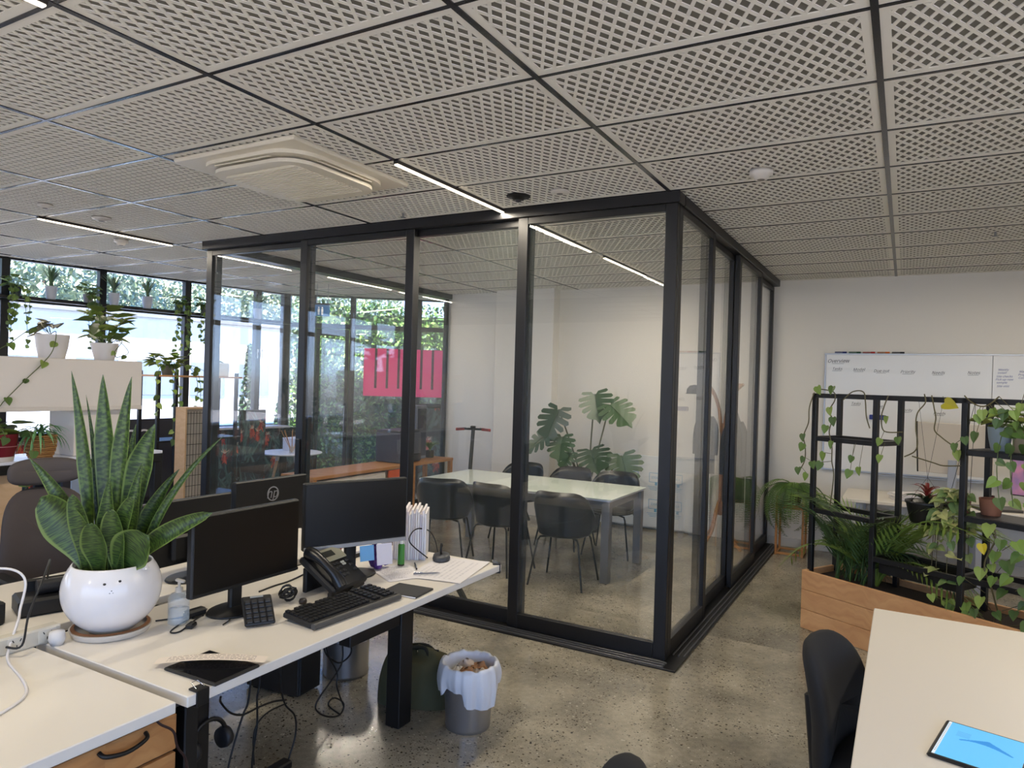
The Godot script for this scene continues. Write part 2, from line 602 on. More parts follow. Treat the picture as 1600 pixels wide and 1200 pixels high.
func build_windows() -> void:
	var aloe := textured(aloe_image(4), 0.5)
	aloe.uv1_scale = Vector3(1.05, -1.05, 1)
	var g := glass(0.05, Color(0.8, 0.92, 1.0))
	# window wall along the car park
	var w := setting("window_1")
	var a := W1A
	var d := (W1B - W1A).normalized()
	var l := W1A.distance_to(W1B)
	var stops := []
	for z in [4.12, 3.1, 2.1, 1.1, 0.05, -1.0, -2.02, -3.04, -4.06, -5.04, -6.07, -7.09, -7.53]:
		stops.append((z - 4.2) / (d.y))
	framed(w, W1A, W1B, stops, [[0.0, 0.06], [0.9, 0.96], [2.47, 2.54], [2.93, 2.955]], [[0.96, 2.47, g, "pane"], [2.54, 2.93, g, "pane"]])
	var turn := Basis(Vector3(d.x, 0, d.y), Vector3.UP, Vector3(d.x, 0, d.y).cross(Vector3.UP))
	var inward := Vector2(-d.y, d.x) * -1.0
	if inward.x < 0: inward = -inward
	var mid := (W1A + W1B) / 2 + inward * 0.1
	bx(w, "plant_ledge", frame_black, Vector3(mid.x, 2.505, mid.y), Vector3(l, 0.03, 0.16), 0.003, turn)
	mid = (W1A + W1B) / 2 + inward * 0.09
	bx(w, "window_sill", M(rgb(196, 194, 200), 0.4), Vector3(mid.x, 0.975, mid.y), Vector3(l, 0.03, 0.2), 0.004, turn)
	for i in stops.size() - 1:
		var p: Vector2 = a + d * ((stops[i] + stops[i + 1]) / 2) + inward * 0.02
		var wd: float = stops[i + 1] - stops[i]
		var b := MB.new()
		b.xf = Transform3D(turn, Vector3(p.x, 0.48, p.y))
		b.box(Vector3.ZERO, Vector3(wd - 0.07, 0.84, 0.04), 0.0)
		part(b, "spandrel_panel", aloe, w)
	# unseen glazed walls, added behind the camera to brighten the ceiling
	w = setting("added_window_3")
	var run := []
	for k in 8: run.append(0.04 + k * 1.03)
	framed(w, Vector2(-3.9, 4.2), Vector2(3.4, 4.2), run, [[0.0, 0.08], [2.47, 2.54], [2.93, 2.955]], [[0.08, 2.47, g, "pane"], [2.54, 2.93, g, "pane"]])
	w = setting("added_window_4")  # side glazing out of view, added for more daylight indoors
	run = []
	for k in 7: run.append(0.04 + k * 1.0)
	framed(w, Vector2(3.4, 4.2), Vector2(3.4, -1.9), run, [[0.0, 0.08], [2.47, 2.54], [2.93, 2.955]], [[0.08, 2.47, g, "pane"], [2.54, 2.93, g, "pane"]])
	# angled window wall with the entrance door, hedge behind
	w = setting("window_2")
	d = (W2B - W1B).normalized()
	l = W1B.distance_to(W2B)
	framed(w, W1B, W2B, [0.03, 0.4, 0.985, 1.98, l - 0.04], [[2.46, 2.53], [2.93, 2.955]], [[2.53, 2.93, g, "pane"]])
	turn = Basis(Vector3(d.x, 0, d.y), Vector3.UP, Vector3(d.x, 0, d.y).cross(Vector3.UP))
	inward = Vector2(-d.y, d.x)
	if inward.x < 0: inward = -inward
	var spans := [[0.07, 0.36, 0.96], [1.02, 1.94, 0.06], [2.02, l - 0.08, 1.36]]
	for s in spans:
		var p: Vector2 = W1B + d * ((s[0] + s[1]) / 2)
		bx(w, "pane", g, Vector3(p.x, (s[2] + 2.46) / 2, p.y), Vector3(s[1] - s[0], 2.46 - s[2], 0.012), 0.0, turn)
		bx(w, "rail", frame_black, Vector3(p.x, s[2] - 0.03, p.y), Vector3(s[1] - s[0], 0.06, 0.08), 0.002, turn)
		if s[2] > 0.2:
			var b := MB.new()
			b.xf = Transform3D(turn, Vector3(p.x, s[2] / 2 - 0.03, p.y))
			b.box(Vector3.ZERO, Vector3(s[1] - s[0], s[2] - 0.07, 0.04), 0.0)
			part(b, "spandrel_panel", aloe, w)
	var dr := setting("door_1")
	var pd: Vector2 = W1B + d * 0.6925
	bx(dr, "pane", g, Vector3(pd.x, 1.24, pd.y), Vector3(0.38, 2.2, 0.012), 0.0, turn)
	for s in [-1.0, 1.0]:
		var q: Vector2 = pd + d * 0.215 * s
		bx(dr, "stile", frame_black, Vector3(q.x, 1.24, q.y), Vector3(0.055, 2.42, 0.05), 0.003, turn)
	bx(dr, "rail", frame_black, Vector3(pd.x, 0.08, pd.y), Vector3(0.38, 0.14, 0.05), 0.003, turn)
	bx(dr, "rail", frame_black, Vector3(pd.x, 2.4, pd.y), Vector3(0.38, 0.1, 0.05), 0.003, turn)
	var hq: Vector2 = pd + d * 0.2 + inward * 0.05
	part(MB.new().tube([Vector3(hq.x, 0.9, hq.y), Vector3(hq.x, 1.3, hq.y)], 0.012, 8), "handle", steel, dr)

# --- glass meeting room
func panel(parent: Node3D, along_x: bool, u0: float, u1: float, fixed: float, door := false) -> Node3D:
	var holder := parent
	var st := 0.078
	var dp := 0.042
	var y0 := 0.022
	var y1 := 2.878
	var leaf := Node3D.new()
	leaf.name = "sliding_leaf"
	parent.add_child(leaf, true)
	holder = leaf
	var place := func(u: float, y: float) -> Vector3: return Vector3(u, y, fixed) if along_x else Vector3(fixed, y, u)
	var size := func(w: float, h: float, t: float) -> Vector3: return Vector3(w, h, t) if along_x else Vector3(t, h, w)
	for u in [u0 + st / 2, u1 - st / 2]:
		bx(holder, "stile", frame_black, place.call(u, (y0 + y1) / 2), size.call(st, y1 - y0, dp), 0.003)
	var w := u1 - u0 - 2 * st
	var mid := (u0 + u1) / 2
	bx(holder, "bottom_rail", frame_black, place.call(mid, y0 + 0.05), size.call(w, 0.1, dp), 0.003)
	bx(holder, "top_rail", frame_black, place.call(mid, y1 - 0.024), size.call(w, 0.048, dp), 0.003)
	bx(holder, "pane", glass(0.012, Color(0.86, 0.95, 0.92)), place.call(mid, (y0 + y1) / 2 + 0.02), size.call(w + 0.02, y1 - y0 - 0.13, 0.01), 0.0)
	if door:
		bx(holder, "handle", black, place.call(u0 + st / 2, 1.05) + (Vector3(0, 0, 0.028) if along_x else Vector3(0.028, 0, 0)), size.call(0.05, 0.3, 0.02), 0.004)
	return leaf

func build_glass_room() -> void:
	var t := thing("glass_partition", "black framed sliding glass partition with pull handle behind the desk monitors", "partition")
	for k in [[-5.76, -4.405, -4.385], [-4.495, -3.3, -4.335], [-3.39, -2.307, -4.385], [-2.397, -1.265, -4.335]]:
		panel(t, true, k[0], k[1], k[2], k[0] == -4.495)
	bx(t, "header", frame_black, Vector3(-3.5, 2.915, -4.36), Vector3(4.5, 0.072, 0.12), 0.004)
	bx(t, "floor_track", M(rgb(38, 38, 40), 0.35, 0.4), Vector3(-3.475, 0.006, -4.34), Vector3(4.61, 0.012, 0.24), 0.003)
	for k in 3:
		bx(t, "track_rib", M(rgb(120, 120, 124), 0.3, 0.7), Vector3(-3.5, 0.016, -4.235 - 0.035 * k), Vector3(4.5, 0.009, 0.008), 0.001)
	t = thing("glass_partition", "black framed glass partition running to the whiteboard wall beside the planter", "partition")
	for k in [[-5.32, -4.36, -1.285], [-6.29, -5.24, -1.335], [-7.29, -6.21, -1.285], [-8.32, -7.21, -1.335]]:
		panel(t, false, k[0], k[1], k[2])
	bx(t, "header", frame_black, Vector3(-1.31, 2.915, -6.36), Vector3(0.12, 0.072, 3.86), 0.004)
	bx(t, "floor_track", M(rgb(38, 38, 40), 0.35, 0.4), Vector3(-1.29, 0.006, -6.38), Vector3(0.24, 0.012, 3.85), 0.003)
	for k in 3:
		bx(t, "track_rib", M(rgb(120, 120, 124), 0.3, 0.7), Vector3(-1.185 - 0.035 * k, 0.016, -6.38), Vector3(0.008, 0.009, 3.84), 0.001)
	t = thing("glass_partition", "black framed glass partition of the meeting room facing the hedge", "partition")
	for z in [-4.47, -8.29]:
		bx(t, "end_post", frame_black, Vector3(-5.735, 1.445, z), Vector3(0.05, 2.866, 0.06), 0.003)
	bx(t, "bottom_rail", frame_black, Vector3(-5.735, 0.062, -6.38), Vector3(0.042, 0.1, 3.76), 0.003)
	for k in [[-4.5, -6.37], [-6.375, -8.26]]:
		bx(t, "pane", glass(0.012, Color(0.86, 0.95, 0.92)), Vector3(-5.735, 1.495, (k[0] + k[1]) / 2), Vector3(0.01, 2.766, k[0] - k[1]), 0.0)
	bx(t, "header", frame_black, Vector3(-5.735, 2.915, -6.385), Vector3(0.15, 0.072, 3.88), 0.004)
	bx(t, "floor_track", M(rgb(38, 38, 40), 0.35, 0.4), Vector3(-5.735, 0.006, -6.385), Vector3(0.19, 0.012, 3.86), 0.003)

# --- outdoors
func leaf_cloud(parent: Node3D, called: String, count: int, place: Callable, size: float, cols: Array, seed_: int) -> void:
	var b := MB.new()
	b.poly([Vector3(-0.35, 0, 0), Vector3(0, 0.12, 0.5), Vector3(0, 0, -0.5)], Vector3(-0.3, 1, 0).normalized())
	b.poly([Vector3(0.35, 0, 0), Vector3(0, 0.12, 0.5), Vector3(0, 0, -0.5)], Vector3(0.3, 1, 0).normalized())
	var mm := MultiMesh.new()
	mm.transform_format = MultiMesh.TRANSFORM_3D
	mm.use_colors = true
	mm.mesh = b.mesh()
	mm.instance_count = count
	var r := RandomNumberGenerator.new()
	r.seed = seed_
	for i in count:
		var p: Vector3 = place.call(r)
		var q := Basis.from_euler(Vector3(r.randf_range(-1.3, 1.3), r.randf() * TAU, r.randf_range(-1.0, 1.0)))
		mm.set_instance_transform(i, Transform3D(q.scaled(Vector3.ONE * size * r.randf_range(0.6, 1.4)), p))
		var c: Color = cols[r.randi() % cols.size()]
		mm.set_instance_color(i, c.srgb_to_linear())
	var o := MultiMeshInstance3D.new()
	o.multimesh = mm
	o.name = called
	var m := StandardMaterial3D.new()
	m.albedo_color = Color(1, 1, 1)
	m.vertex_color_use_as_albedo = true
	m.roughness = 0.5
	m.cull_mode = BaseMaterial3D.CULL_DISABLED
	m.backlight_enabled = true
	m.backlight = Color(0.35, 0.35, 0.2)
	o.material_override = m
	o.set_meta("kind", "stuff")
	parent.add_child(o, true)

func build_car(label: String, at: Vector3, turn: float, col: Color) -> void:
	var t := thing("parked_car", label, "car", at, turn, "cars parked outside the window wall")
	var prof := PackedVector2Array([Vector2(-2.1, 0.3), Vector2(-2.12, 0.68), Vector2(-1.95, 0.86), Vector2(-1.0, 0.95), Vector2(2.0, 0.92), Vector2(2.12, 0.7), Vector2(2.1, 0.3)])
	var up := Basis(Vector3(1, 0, 0), Vector3(0, 0, 1), Vector3(0, 1, 0))
	var b := MB.new()
	b.xf = Transform3D(up, Vector3.ZERO)
	b.prism(prof, -0.86, 0.86)
	part(b, "body", M(col, 0.25, 0.2), t)
	b = MB.new()
	b.xf = Transform3D(up, Vector3.ZERO)
	b.prism(PackedVector2Array([Vector2(-1.05, 0.94), Vector2(-0.35, 1.4), Vector2(1.15, 1.42), Vector2(1.85, 0.93)]), -0.72, 0.72)
	part(b, "window_band", M(rgb(40, 52, 62), 0.1), t)
	bx(t, "roof", M(col, 0.25, 0.2), Vector3(0.4, 1.43, 0), Vector3(1.55, 0.06, 1.4), 0.03)
	for x in [-0.4, 0.42, 1.2]:
		for s in [-1.0, 1.0]:
			bx(t, "pillar", M(col, 0.25, 0.2), Vector3(x, 1.17, s * 0.715), Vector3(0.07, 0.48, 0.03), 0.005)
	for x in [-1.35, 1.35]:
		for s in [-1.0, 1.0]:
			b = MB.new()
			b.xf = Transform3D(up, Vector3(x, 0.32, s * 0.8 - 0.09))
			b.lathe([Vector2(0.0, 0.0), Vector2(0.3, 0.0), Vector2(0.32, 0.02), Vector2(0.32, 0.16), Vector2(0.3, 0.18), Vector2(0.0, 0.18)], Vector3.ZERO, 18)
			part(b, "wheel", black, t)
	for s in [-0.6, 0.6]:
		bx(t, "headlight", M(rgb(226, 230, 236), 0.1), Vector3(-2.09, 0.7, s), Vector3(0.08, 0.13, 0.34), 0.02)

func build_outdoors() -> void:
	var g := thing("car_park", "pale asphalt car park outside the window wall", "ground")
	bx(g, "asphalt", M(rgb(172, 170, 165), 0.9), Vector3(-10, -0.8, -2), Vector3(60, 0.2, 50), 0.0)
	var d := (W1B - W1A).normalized()
	var out := Vector2(d.y, -d.x)
	if out.x > 0: out = -out
	var turn_y := atan2(-d.y, d.x)
	# white boundary wall with a coping and shallow window recesses
	var t := thing("boundary_wall", "long white rendered wall across the car park", "wall")
	var turn := Basis(Vector3(d.x, 0, d.y), Vector3.UP, Vector3(d.x, 0, d.y).cross(Vector3.UP))
	var c := Vector2(-8.6, -5.0) + out * 6.3
	var wm := M(rgb(228, 228, 226), 0.8)
	bx(t, "render", wm, Vector3(c.x, 1.1, c.y) + turn.x * 2.0, Vector3(19, 3.59, 0.25), 0.01, turn)
	bx(t, "coping", M(rgb(150, 150, 150), 0.6), Vector3(c.x, 2.94, c.y) + turn.x * 2.0, Vector3(19, 0.14, 0.5), 0.01, turn)
	for k in range(-4, 9):
		bx(t, "window_pane", M(rgb(140, 150, 160), 0.2), Vector3(c.x, 1.6, c.y) + turn.x * (k * 1.15) + turn.z * (0.12 if turn.z.x > 0 else -0.12), Vector3(0.8, 0.75, 0.06), 0.01, turn)
	# hedge behind the angled windows
	d = (W2B - W1B).normalized()
	out = Vector2(d.y, -d.x)
	if out.y > 0: out = -out
	var hc := W1B + out * 1.4
	t = thing("hedge", "tall clipped green hedge outside the angled glass door", "hedge")
	turn = Basis(Vector3(d.x, 0, d.y), Vector3.UP, Vector3(d.x, 0, d.y).cross(Vector3.UP))
	var m := hc + d * 1.75
	bx(t, "branch_core", M(rgb(72, 92, 48), 0.9), Vector3(m.x, 1.05, m.y), Vector3(3.6, 3.5, 0.45), 0.05, turn)
	var oz := Vector3(-out.x, 0, -out.y)
	var hb := Vector3(hc.x, 0, hc.y)
	var dx := Vector3(d.x, 0, d.y)
	leaf_cloud(t, "leaves", 22000, func(r: RandomNumberGenerator) -> Vector3:
		var s := r.randf_range(-0.15, 3.6)
		var y := r.randf_range(-0.6, 2.85)
		return hb + dx * s + Vector3(0, y + (r.randf() * 0.18 if y > 2.7 else 0.0), 0) + oz * r.randf_range(0.15, 0.36 + 0.1 * sin(s * 5.0 + y * 3.0)),
		0.075, [rgb(80, 124, 50), rgb(108, 152, 66), rgb(56, 94, 40), rgb(142, 178, 94), rgb(48, 80, 42)], 31)
	# narrow conifers
	for k in [[Vector3(-9.35, -0.7, -7.95), 2.75, 0.34], [Vector3(-9.0, -0.7, -8.35), 2.3, 0.3]]:
		t = thing("conifer", "narrow dark conifer standing beside the hedge" if k[1] > 2.5 else "shorter pointed conifer tucked against the hedge end", "tree")
		var base: Vector3 = k[0]
		var hh: float = k[1]
		var rr: float = k[2]
		part(MB.new().tube([base, base + Vector3(0, hh * 0.9, 0)], [0.05, 0.01], 6), "trunk", M(rgb(70, 54, 40), 0.9), t)
		leaf_cloud(t, "foliage", 1800, func(r: RandomNumberGenerator) -> Vector3:
			var y := r.randf()
			var a := r.randf() * TAU
			var q := rr * (1.0 - y) * sqrt(r.randf_range(0.5, 1.0)) + 0.02
			return base + Vector3(cos(a) * q, 0.15 + y * hh, sin(a) * q), 0.09, [rgb(40, 70, 48), rgb(58, 90, 58), rgb(30, 54, 40)], 40)
	# trees beyond the wall
	var spots := [[Vector3(-18.5, -0.69, -1.5), 2.6], [Vector3(-19.5, -0.69, -5.5), 2.9], [Vector3(-18.0, -0.69, -9.0), 2.7], [Vector3(-18.5, -0.69, -13.0), 3.0], [Vector3(-16.2, -0.69, -16.5), 2.6], [Vector3(-20.0, -0.69, 3.0), 3.0]]
	for i in spots.size():
		t = thing("tree", "broad leafy tree rising beyond the white boundary wall", "tree", Vector3.ZERO, 0, "trees beyond the white boundary wall")
		var base: Vector3 = spots[i][0]
		var rr: float = spots[i][1]
		part(MB.new().tube([base, base + Vector3(0.1, 3.0, 0.1), base + Vector3(0.3, 5.0, -0.2)], [0.22, 0.16, 0.06], 8), "trunk", M(rgb(96, 82, 70), 0.9), t)
		leaf_cloud(t, "foliage", 9000, func(r: RandomNumberGenerator) -> Vector3:
			var q := Vector3(r.randfn(), r.randfn() * 0.8, r.randfn()).normalized() * pow(r.randf(), 0.4)
			return base + Vector3(0, 4.3, 0) + q * Vector3(rr, 2.4, rr), 0.15, [rgb(120, 140, 116), rgb(140, 158, 124), rgb(168, 180, 150), rgb(104, 124, 112)], 60 + i)
	build_car("pale blue car parked beyond the sill near the hedge", Vector3(-12.3, -0.7, -9.4), turn_y + 0.1, rgb(120, 160, 190))
	build_car("silver grey car parked beyond the beige cabinet", Vector3(-13.0, -0.7, -4.6), turn_y, rgb(150, 160, 176))

# ---------------------------------------------------------------- plants
func heart_mesh() -> ArrayMesh:
	var o := [Vector2(0, 0), Vector2(0.26, -0.1), Vector2(0.46, 0.08), Vector2(0.47, 0.34), Vector2(0.33, 0.64), Vector2(0.13, 0.9), Vector2(0, 1.05)]
	var b := MB.new()
	for s in [-1.0, 1.0]:
		var ps := []
		for p in o:
			ps.append(Vector3(p.x * s, absf(p.x) * 0.3 - p.y * p.y * 0.18, p.y))
		for i in range(1, ps.size() - 1):
			var nn: Vector3 = (ps[i] - ps[0]).cross(ps[i + 1] - ps[0]).normalized()
			if nn.y < 0: nn = -nn
			b.poly([ps[0], ps[i], ps[i + 1]], (nn + Vector3(-0.2 * s, 1, 0)).normalized())
	return b.mesh()

func strap_mesh(width := 0.12, droop := 0.5, seg := 6) -> ArrayMesh:
	# arching narrow leaf of length 1 rising along y and bending to +z
	var f := func(u: float, w: float) -> Vector3:
		var a := u * droop
		var wd := width * sin(PI * clampf(u * 0.88 + 0.1, 0, 1))
		return Vector3((w - 0.5) * wd, u * cos(a) + absf(w - 0.5) * wd * 0.4, u * sin(a))
	return MB.new().grid(f, seg, 2).mesh()

func frond_mesh(droop: float, pairs: int, leaf_len: float, leaf_w: float, sweep: float, lift := 0.15) -> ArrayMesh:
	# feather leaf of length 1: starts along +y, bends to +z
	var b := MB.new()
	var path := []
	for i in 9:
		var u := i / 8.0
		path.append(Vector3(0, u * cos(u * droop), u * sin(u * droop)))
	b.tube(path, [0.012, 0.011, 0.01, 0.009, 0.008, 0.007, 0.006, 0.004, 0.002], 4, false)
	for i in pairs:
		var u := 0.18 + 0.8 * i / (pairs - 1)
		var p := Vector3(0, u * cos(u * droop), u * sin(u * droop))
		var t := Vector3(0, cos(u * droop) - u * droop * sin(u * droop), sin(u * droop) + u * droop * cos(u * droop)).normalized()
		var side := Vector3.RIGHT
		var nrm := t.cross(side)
		var l := leaf_len * (0.45 + 0.9 * sin(PI * clampf(u * 0.85 + 0.05, 0, 1))) * 0.8
		for s in [-1.0, 1.0]:
			var d: Vector3 = (side * s * cos(sweep) + t * sin(sweep) + nrm * (-lift)).normalized()
			var w := t * leaf_w
			b.poly([p - w * 0.3, p + d * l * 0.5 + w * 0.9 - nrm * 0.01, p + d * l - nrm * 0.08 * l * 4.0 * lift], nrm)
			b.poly([p - w * 0.3, p + d * l * 0.5 - w * 0.9 - nrm * 0.01, p + d * l - nrm * 0.08 * l * 4.0 * lift], nrm)
	return b.mesh()

func monstera_mesh() -> ArrayMesh:
	var b := MB.new()
	for s in [-1.0, 1.0]:
		var o := PackedVector2Array([Vector2(0, 0.06), Vector2(0.12, -0.1)])
		var tips := [Vector2(0.42, -0.06), Vector2(0.56, 0.18), Vector2(0.58, 0.4), Vector2(0.5, 0.62), Vector2(0.36, 0.82)]
		var wd := 0.085
		for k in tips.size():
			var t: Vector2 = tips[k]
			o.append(t + Vector2(0.0, -wd))
			o.append(t + Vector2(0.05, 0.0))
			o.append(t + Vector2(-0.03, wd * 0.8))
			if k < tips.size() - 1:
				var q: Vector2 = (t + tips[k + 1]) / 2
				o.append(Vector2(0.13 + 0.02 * k, q.y * 0.86 - 0.02))
		o.append(Vector2(0.1, 0.94))
		o.append(Vector2(0, 1.08))
		var tri := Geometry2D.triangulate_polygon(o)
		var s0 := b.v.size()
		for p in o:
			b.vert(Vector3(p.x * s, 0.25 * p.x - 0.4 * p.x * p.x - 0.25 * p.y * p.y, p.y), Vector3(-0.25 * s, 1, 0.2).normalized())
		for i in range(0, tri.size(), 3):
			b.face(s0 + tri[i], s0 + tri[i + 1], s0 + tri[i + 2])
	b.tube([Vector3(0, 0.004, 0), Vector3(0, -0.06, 0.5), Vector3(0, -0.26, 1.04)], [0.014, 0.01, 0.003], 4)
	return b.mesh()

func set_leaf(parent: Node, mesh: Mesh, m: Material, at: Vector3, dir: Vector3, up: Vector3, size: float, called := "leaf") -> void:
	put(mesh, called, m, parent, Transform3D(facing(dir, up).scaled(Vector3.ONE * size), at))

func pot_lathe(r0: float, r1: float, h: float, wall := 0.008) -> Array:
	return [Vector2(0.0, 0.0), Vector2(r0, 0.0), Vector2(r0, 0.0), Vector2(lerpf(r0, r1, 0.55) * 1.03, h * 0.5), Vector2(r1, h), Vector2(r1, h), Vector2(r1 - wall, h), Vector2(r1 - wall, h), Vector2(r1 - wall * 1.2, h * 0.8)]

func pot(t: Node3D, m: Material, r0: float, r1: float, h: float, fill := 0.82, called := "pot") -> void:
	part(MB.new().lathe(pot_lathe(r0, r1, h), Vector3.ZERO, 28), called, m, t)
	part(MB.new().lathe([Vector2(r1 * 0.93, h * fill), Vector2(r1 * 0.5, h * fill + 0.008), Vector2(0, h * fill + 0.004)], Vector3.ZERO, 16), "soil", soil, t)

var leaf_m: Array
func green() -> Material:
	return leaf_m[rng.randi() % leaf_m.size()]

func vine(t: Node3D, path: Array, leaf_len: float, spacing: float, mesh: Mesh, sideways := Vector3(0, 0, 1)) -> void:
	var p := smooth_path(path, 5)
	part(MB.new().tube(p, 0.0028, 5), "stem", leafy(rgb(84, 96, 50), 0.1), t)
	var acc := 0.0
	var flip := 1.0
	for i in range(1, p.size()):
		acc += p[i].distance_to(p[i - 1])
		if acc > spacing:
			acc = 0.0
			flip = -flip
			var d: Vector3 = Vector3(flip * rng.randf_range(0.3, 0.9), rng.randf_range(-1.0, -0.3), rng.randf_range(-0.3, 0.5))
			set_leaf(t, mesh, green(), p[i], d, sideways + Vector3(rng.randf_range(-0.5, 0.5), 0.4, 0), leaf_len * rng.randf_range(0.75, 1.2))

func bushy(t: Node3D, base: Vector3, n: int, rad: float, hgt: float, leaf_len: float, mesh: Mesh, mm = null) -> void:
	for i in n:
		var a := rng.randf() * TAU
		var q := sqrt(rng.randf())
		var at := base + Vector3(cos(a) * q * rad, rng.randf_range(0.0, hgt), sin(a) * q * rad)
		var dir := Vector3(cos(a), rng.randf_range(-0.4, 0.7), sin(a))
		if i % 2 == 0:
			part(MB.new().tube([base + Vector3(cos(a) * q * rad * 0.2, -0.01, sin(a) * q * rad * 0.2), at], 0.002, 4, false), "stem", leafy(rgb(96, 116, 56), 0.1), t)
		set_leaf(t, mesh, mm if mm else green(), at, dir, Vector3(cos(a) * 0.3, 1, sin(a) * 0.3), leaf_len * rng.randf_range(0.7, 1.25))

# ---------------------------------------------------------------- desk row with the monitors
const DY := 0.74
const CR := Vector3(0.873, 0, -0.488)
const CB := Vector3(0.488, 0, 0.873)

func desk_leg(t: Node3D, at: Vector3, h: float, sx := 0.08, sz := 0.09) -> void:
	bx(t, "leg", black, at + Vector3(0, h / 2, 0), Vector3(sx, h, sz), 0.004)

func clip_clamp(label: String, at: Vector3, turn: float) -> void:
	var t := thing("binder_clip", label, "clip", at, turn, "black clips on the desk corners")
	bx(t, "jaw", black, Vector3(0, 0.004, -0.012), Vector3(0.045, 0.006, 0.04), 0.001)
	bx(t, "jaw", black, Vector3(0, -0.041, -0.012), Vector3(0.045, 0.006, 0.04), 0.001)
	bx(t, "spine", black, Vector3(0, -0.018, 0.007), Vector3(0.045, 0.05, 0.006), 0.001)
	part(MB.new().tube([Vector3(-0.015, 0.008, -0.005), Vector3(-0.012, 0.02, -0.035), Vector3(0.012, 0.02, -0.035), Vector3(0.015, 0.008, -0.005)], 0.0016, 5), "wire_handle", chrome, t)

func monitor(label: String, at: Vector3, turn: float, w: float, h: float, desk: float, chin: bool, logo: bool, group: String) -> Node3D:
	var t := thing("monitor", label, "monitor", Vector3(at.x, desk, at.z), turn, group)
	var cy := at.y - desk
	bx(t, "casing", plastic, Vector3(0, cy, -0.02), Vector3(w, h, 0.034), 0.006)
	bx(t, "screen", M(rgb(8, 8, 9), 0.28), Vector3(0, cy + (0.01 if chin else 0.0), -0.0015), Vector3(w - 0.012, h - (0.034 if chin else 0.014), 0.004), 0.001)
	bx(t, "bottom_bezel", M(rgb(176, 176, 178), 0.35, 0.6) if chin else plastic, Vector3(0, cy - h / 2 + 0.011, -0.0005), Vector3(w - 0.004, 0.02 if chin else 0.012, 0.006), 0.002)
	bx(t, "rear_hub", plastic, Vector3(0, cy - 0.07, -0.052), Vector3(w * 0.42, h * 0.4, 0.034), 0.012)
	bx(t, "stand_neck", plastic, Vector3(0, (cy) * 0.5, -0.085), Vector3(0.06, cy, 0.026), 0.006)
	part(MB.new().lathe([Vector2(0, 0), Vector2(0.12, 0.0), Vector2(0.125, 0.004), Vector2(0.12, 0.012), Vector2(0.05, 0.018), Vector2(0, 0.018)], Vector3(0, 0, -0.07), 28, Vector2(1.05, 0.8)), "stand_base", plastic, t)
	if logo:
		var ring := MB.new()
		ring.xf = Transform3D(Basis(Vector3(-1, 0, 0), Vector3(0, 0, 1), Vector3(0, 1, 0)), Vector3(0.0, cy + 0.07, -0.0385))
		ring.lathe([Vector2(0.034, 0.0), Vector2(0.04, 0.0), Vector2(0.04, -0.002), Vector2(0.034, -0.002)], Vector3.ZERO, 28)
		part(ring, "logo_ring", M(rgb(176, 178, 184), 0.3, 0.7), t)
		var tm := text("hp", 0.05, 0.0012)
		put(tm, "logo_letters", M(rgb(176, 178, 184), 0.3, 0.7), t, Transform3D(Basis(Vector3(-1, 0, 0), Vector3(-0.22, 1, 0), Vector3(0, 0, -1)), Vector3(0.001, cy + 0.071, -0.039)))
	return t

func text(s: String, height: float, depth := 0.001, serif := false) -> TextMesh:
	var tm := TextMesh.new()
	tm.text = s
	var f := SystemFont.new()
	f.font_names = PackedStringArray(["Droid Serif" if serif else "Droid Sans"])
	tm.font = f
	tm.font_size = 32
	tm.pixel_size = height / 24.0
	tm.depth = depth
	tm.curve_step = 4.0
	return tm

func cable(called: String, label: String, pts: Array, r: float, m: Material, group := "") -> Node3D:
	var p := []
	for q in pts: p.append(Vector3(q[0], q[1], q[2]))
	var o := part(MB.new().tube(smooth_path(p, 6), r, 6), numbered(called), m, self)
	tag(o, label, "cable", group)
	return o

